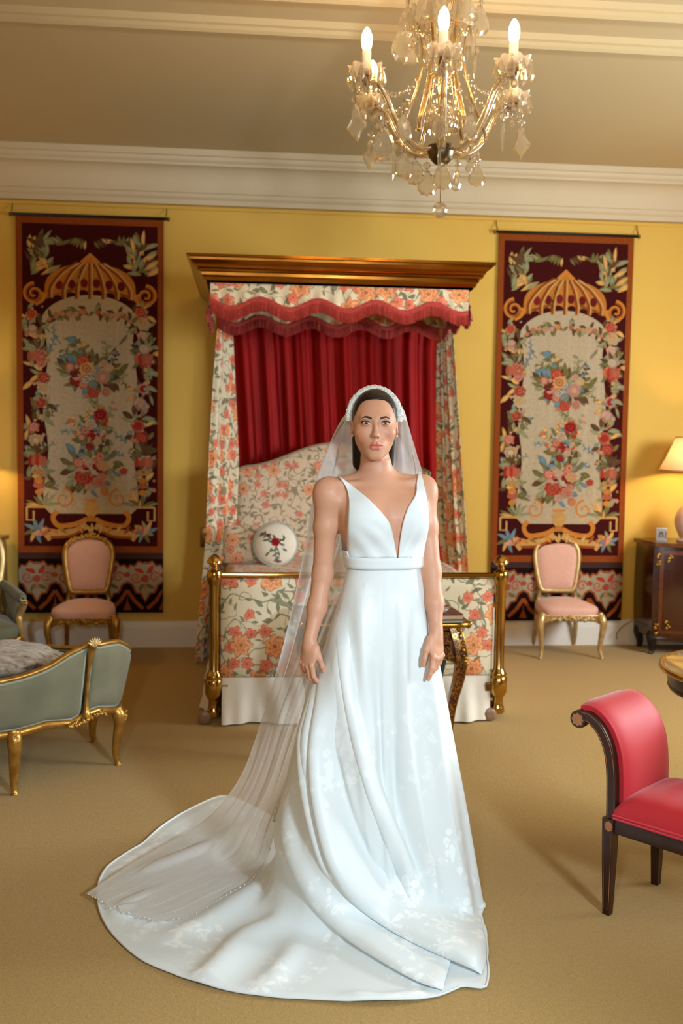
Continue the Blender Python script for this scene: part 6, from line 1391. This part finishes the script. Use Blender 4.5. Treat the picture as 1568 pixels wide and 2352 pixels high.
ridge([(680, 2140), (650, 2190), (600, 2240)], .022, .04); ridge([(960, 2262), (880, 2272), (800, 2262)], .03, .03, .05); ridge([(420, 1990), (330, 2040), (262, 2080)], .02, .04)
# the long folds that sweep from the hip to the floor, read off the photograph and raised on the cloth
def sweep_fold(pts, h, wl, wr, taper=(.2, .15)):
    g = smooth_path(pts, 90); px, py = proj_arr(np.stack([X, Y, Z], -1).reshape(-1, 3)+OB); best = np.full(px.shape, 1e9); sg = np.zeros(px.shape); am = np.zeros(px.shape); L = np.linspace(0, 1, 90)
    pr_ = np.clip(L/taper[0], 0, 1)**.8*np.clip((1-L)/taper[1], 0, 1)**.7; T = np.gradient(g, axis=0)
    for i in range(90):
        dx, dy = px-g[i, 0], py-g[i, 1]; d_ = dx*dx+dy*dy; k = d_ < best; best = np.where(k, d_, best); am = np.where(k, pr_[i], am); sg = np.where(k, T[i, 0]*dy-T[i, 1]*dx, sg)
    d_ = np.sqrt(best); w = np.where(sg > 0, wl, wr); f = h*am*np.exp(-(d_/w)**2)      # sg > 0: left of the fold going down
    fl_ = np.clip((Z.reshape(-1)-.02)/.2, 0, 1); th_ = np.repeat(th, NR1+NR2); msk = np.clip((np.cos(th_-R(-105))+.35)/.4, 0, 1); f = f*msk
    X.reshape(-1)[:] += f*fl_*np.cos(th_); Y.reshape(-1)[:] += f*fl_*np.sin(th_); Z.reshape(-1)[:] += f*(1-fl_*.8)
def proj_arr(Pw):
    v = Pw-_C; z = v @ _fw; return 784+F_PX*(v @ _rt)/z, 1176-F_PX*(v @ _up)/z
sweep_fold([(726, 1560), (704, 1650), (670, 1760), (650, 1850), (654, 1920), (676, 1990), (720, 2070), (792, 2140), (880, 2196), (970, 2244)], .035, 22, 46)
sweep_fold([(738, 1480), (730, 1600), (716, 1700), (720, 1800), (738, 1900), (766, 1990), (816, 2062), (892, 2118), (980, 2162), (1060, 2196), (1104, 2216)], .05, 22, 50)
sweep_fold([(775, 1400), (792, 1550), (818, 1680), (852, 1800), (892, 1900), (940, 2020), (980, 2098)], .03, 34, 20)
sweep_fold([(745, 1680), (778, 1830), (826, 1950), (890, 2050)], -.035, 18, 18); sweep_fold([(862, 1480), (868, 1650), (880, 1800), (900, 1950), (926, 2070)], -.014, 9, 9)
sweep_fold([(830, 1340), (838, 1500), (850, 1640), (862, 1750)], .016, 22, 16); sweep_fold([(930, 1360), (926, 1600), (944, 1800), (974, 1950), (1012, 2085)], .022, 22, 12)
sweep_fold([(955, 1340), (968, 1450), (990, 1600), (1014, 1780), (1044, 1960), (1068, 2080)], .016, 14, 10); sweep_fold([(900, 1700), (920, 1850), (952, 1980), (990, 2090)], -.012, 9, 12)
for _ in range(2):
    for A_ in (X, Y, Z):
        A_[:, 8:-3] += .5*((A_[:, 7:-4]+A_[:, 9:-2])/2-A_[:, 8:-3]); A_[:, 8:] += .4*((np.roll(A_, 1, 0)+np.roll(A_, -1, 0))[:, 8:]/2-A_[:, 8:])
e_ = np.clip((1-t2)/.06, 0, 1)[None]; Z[:, NR1:] = .006+(Z[:, NR1:]-.006)*(.25+.75*e_)
Z = np.maximum(Z, .005)
SV = np.stack([X, Y, Z], -1).reshape(-1, 3)
skirt = mk('wedding_gown', SV, grid_faces(NT, NR1+NR2, cu=True), M['satin'], br)
for o in gown_parts: o.parent = skirt
# hem roll along the train's edge
mk('hem', *tube(SV.reshape(NT, -1, 3)[::2, -1]+[0, 0, .001], .004, 6, closed=True), M['satin_plain'], skirt)

# loose folds of the train lying over the skirt, each a strip with a rolled edge
from mathutils.bvhtree import BVHTree
_bvh = BVHTree.FromPolygons([Vector(v) for v in SV], grid_faces(NT, NR1+NR2, cu=True))
def on_skirt(x, y):
    d = ray(x, y); d = d/np.linalg.norm(d); h = _bvh.ray_cast(Vector(_C-OB), Vector(d)); return (np.array(h[0]) if h[0] is not None else None), d
def fold_strip(pts, w0, w1, h0, h1, n=90, sym=False):
    g = smooth_path(pts, n); T = np.gradient(g, axis=0); T /= np.linalg.norm(T, axis=1)[:, None]; side = np.stack([T[:, 1], -T[:, 0]], -1)      # image right of the run
    prof_ = [(-.02, -.25), (-.16, .1), (-.22, .45), (-.17, .8), (-.04, 1.0), (.14, 1.0), (.36, .86), (.6, .62), (.85, .36), (1.08, .14), (1.3, -.05), (1.4, -.3)] if not sym else [(-.62, -.25), (-.58, .15), (-.46, .55), (-.25, .88), (0, 1.0), (.25, .9), (.46, .6), (.6, .2), (.64, -.25)]
    m = len(prof_); G = np.zeros((n, m, 3)); last = [None]*m
    for i in range(n):
        t = i/(n-1); w = w0+(w1-w0)*t; hh_ = (h0+(h1-h0)*t)*min(1, t/.18)**.8*min(1, (1-t)/.05+.35)
        for j, (a_, b_) in enumerate(prof_):
            q = g[i]+side[i]*a_*w; p, d = on_skirt(*q)
            if p is None: p = last[j] if last[j] is not None else on_skirt(*g[i])[0]
            last[j] = p; G[i, j] = p-d*hh_*b_+np.array([0, 0, .25])*hh_*max(0, b_)*(p[2] < .12)
    for _ in range(6): G[1:-1] = G[1:-1]*.5+(G[2:]+G[:-2])*.25
    for _ in range(1): G[:, 3:-1] = G[:, 3:-1]*.5+(G[:, 4:]+G[:, 2:-2])*.25
    G[..., 2] = np.maximum(G[..., 2], .004)
    o = mk('gown_fold', G.reshape(-1, 3), grid_faces(n, m), M['satin'], skirt); sd = o.modifiers.new('smooth', 'SUBSURF'); sd.levels = 1; sd.render_levels = 1
fold_strip([(722, 1575), (704, 1660), (672, 1765), (650, 1855), (652, 1925), (674, 1995), (718, 2072), (790, 2142), (880, 2200), (965, 2246), (1020, 2262)], 26, 74, .014, .036)
fold_strip([(742, 1500), (732, 1600), (716, 1700), (718, 1800), (736, 1900), (764, 1988), (814, 2062), (890, 2120), (978, 2166), (1058, 2200), (1112, 2222)], 30, 96, .02, .05)
fold_strip([(782, 1430), (796, 1550), (820, 1680), (854, 1800), (892, 1900), (938, 2010), (972, 2088)], 26, 44, .008, .026, sym=True)

# ------------------------------------------------------------------ the veil
stn = [((812, 965, 3.31), (866, 888, 3.335), (921, 965, 3.31)), ((786, 968, 3.35), (868, 912, 3.43), (932, 968, 3.35)), ((762, 1005, 3.38), (868, 960, 3.49), (943, 1005, 3.39)), ((742, 1048, 3.40), (868, 1020, 3.50), (954, 1046, 3.41)), ((722, 1102, 3.42), (866, 1095, 3.50), (966, 1092, 3.44)),
       ((708, 1180, 3.44), (850, 1180, 3.54), (970, 1180, 3.52)), ((694, 1270, 3.46), (820, 1270, 3.58), (935, 1270, 3.58)), ((667, 1400, 3.50), (760, 1400, 3.66), (850, 1400, 3.68)), ((636, 1530, 3.56), (710, 1530, 3.68), (785, 1530, 3.66)), ((598, 1660, 3.68), (655, 1670, 3.68), (716, 1668, 3.52)), ((556, 1775, 3.86), (612, 1800, 3.74), (668, 1800, 3.46)), ((500, 1855, 3.98), (566, 1895, 3.76), (632, 1900, 3.40))]
stz = [((440, 1905), (530, 1960), (612, 1972), .05), ((360, 1950), (450, 2005), (575, 2030), .045), ((285, 1995), (375, 2040), (505, 2068), .04), ((225, 2035), (312, 2068), (440, 2102), .035), ((200, 2052), (262, 2085), (352, 2116), .03)]
ctl = [[PY(*q) for q in s_] for s_ in stn]+[[PZ(*q, s_[3]) for q in s_[:3]] for s_ in stz]
ctl = np.array(ctl)-OB; NVv, NU = 150, 72
Lc, Mc, Rc = (smooth_path(ctl[:, k], NVv) for k in range(3)); u = np.linspace(0, 1, NU); VV = np.zeros((NVv, NU, 3))
for i in range(NVv):
    f = i/(NVv-1); ph = np.pi*u; el = (1-np.cos(ph))/2; bu = np.sin(ph)
    mid = (Lc[i]+Rc[i])/2; flat = Lc[i]+(Rc[i]-Lc[i])*(u if f > .5 else (u*(f*2)+el*(1-f*2)))[:, None]
    VV[i] = flat+(Mc[i]-mid)[None]*bu[:, None]
    amp = .014*min(1, f*5)*(1 if f < .7 else .7); q = np.sin(u*2*np.pi*5.5+1.5*f)+.6*np.sin(u*2*np.pi*11+3*f+1)
    VV[i, :, 1] += amp*q*(.4+.6*bu); VV[i, :, 0] += amp*.5*np.cos(u*2*np.pi*7+2*f)
for i in range(NVv):
    for j in range(NU):
        x, y, z = VV[i, j]
        if z < 1.15:
            h = _bvh.ray_cast(Vector((x, y, 1.3)), Vector((0, 0, -1)))
            if h[0] is not None and z < h[0].z+.012:
                if h[0].z < .30: VV[i, j, 2] = h[0].z+.012+.004*math.sin(u[j]*40+i*.2)
                else:
                    d_ = np.array([x, y])-Kc; d_ /= np.linalg.norm(d_)+1e-6
                    hh2 = _bvh.ray_cast(Vector((Kc[0]+d_[0]*1.2, Kc[1]+d_[1]*1.2, max(z, .02))), Vector((-d_[0], -d_[1], 0)))
                    if hh2[0] is not None: VV[i, j, :2] = np.array(hh2[0][:2])+d_*.014
for _ in range(2): VV[1:-1, 1:-1] = VV[1:-1, 1:-1]*.5+(VV[2:, 1:-1]+VV[:-2, 1:-1]+VV[1:-1, 2:]+VV[1:-1, :-2])*.125
VV[..., 2] = np.maximum(VV[..., 2], .012)
def tulle():
    m, nt, b = new_mat('veil_tulle'); nt.nodes.remove(b); out = nt.nodes['Material Output']; tc = node(nt, 'ShaderNodeTexCoord').outputs['Object']
    d = node(nt, 'ShaderNodeBsdfDiffuse'); tr = node(nt, 'ShaderNodeBsdfTranslucent'); tp = node(nt, 'ShaderNodeBsdfTransparent')
    c = mixc(nt, noise(nt, tc, 30, 3.0), srgb(238, 236, 234), srgb(226, 224, 222)); nt.links.new(c, d.inputs[0]); nt.links.new(c, tr.inputs[0])
    m1 = node(nt, 'ShaderNodeMixShader'); m1.inputs[0].default_value = .35; nt.links.new(d.outputs[0], m1.inputs[1]); nt.links.new(tr.outputs[0], m1.inputs[2])
    lw = node(nt, 'ShaderNodeLayerWeight'); lw.inputs[0].default_value = .35; ux = node(nt, 'ShaderNodeSeparateXYZ'); nt.links.new(node(nt, 'ShaderNodeTexCoord').outputs['UV'], ux.inputs[0])
    f = E(nt, lw.outputs['Facing'])*.45+noise(nt, tc, 900, 1.0)*.1+.45+(1.0-E(nt, ux.outputs[1]).step(.08, .5))*.22+((E(nt, ux.outputs[0])*60.0).sin()*.5+.5)*(E(nt, ux.outputs[0])*23.0+1.0).sin().step(-.2, 1)*.18
    m2 = node(nt, 'ShaderNodeMixShader'); nt.links.new(f.s, m2.inputs[0]); nt.links.new(tp.outputs[0], m2.inputs[1]); nt.links.new(m1.outputs[0], m2.inputs[2]); nt.links.new(m2.outputs[0], out.inputs[0])
    return m
M['tulle'] = tulle()
veil = mk('veil', VV.reshape(-1, 3), grid_faces(NVv, NU), M['tulle'], br, uv=[(j/(NU-1), i/(NVv-1)) for i in range(NVv) for j in range(NU)])
b = MB(); edge = np.vstack([VV[60:, -1], VV[-1, ::-1]])
seg = np.r_[0, np.cumsum(np.linalg.norm(np.diff(edge, axis=0), axis=1))]
for s_ in np.arange(0, seg[-1], .022):
    p = np.array([np.interp(s_+rng.uniform(-.004, .004), seg, edge[:, k]) for k in range(3)]); b.add(*ball(p+[0, -.002, .002], rng.choice([.0018, .0025, .0032]), 6, 4))
b.mk('pearl_edging', P('veil_pearls', srgb(236, 234, 228), .2, metal=.2, var=(100, .2)), veil, kind='stuff')
# ring on the curled hand
a = np.linspace(0, 2*np.pi, 24, endpoint=False); fd_ = np.array([0, -math.sin(.42), -math.cos(.42)]); c_ = np.array([-.009, .001, -.086])+fd_*.02
e1 = np.array([1., 0, 0]); e2 = np.cross(fd_, e1); rgp = (c_+np.outer(.0098*np.cos(a), e1)+np.outer(.0098*np.sin(a), e2)) @ handL.M.T.astype(float)+handL.W
mk('ring', *tube(rgp, .0014, 6, closed=True), M['brass'], br)
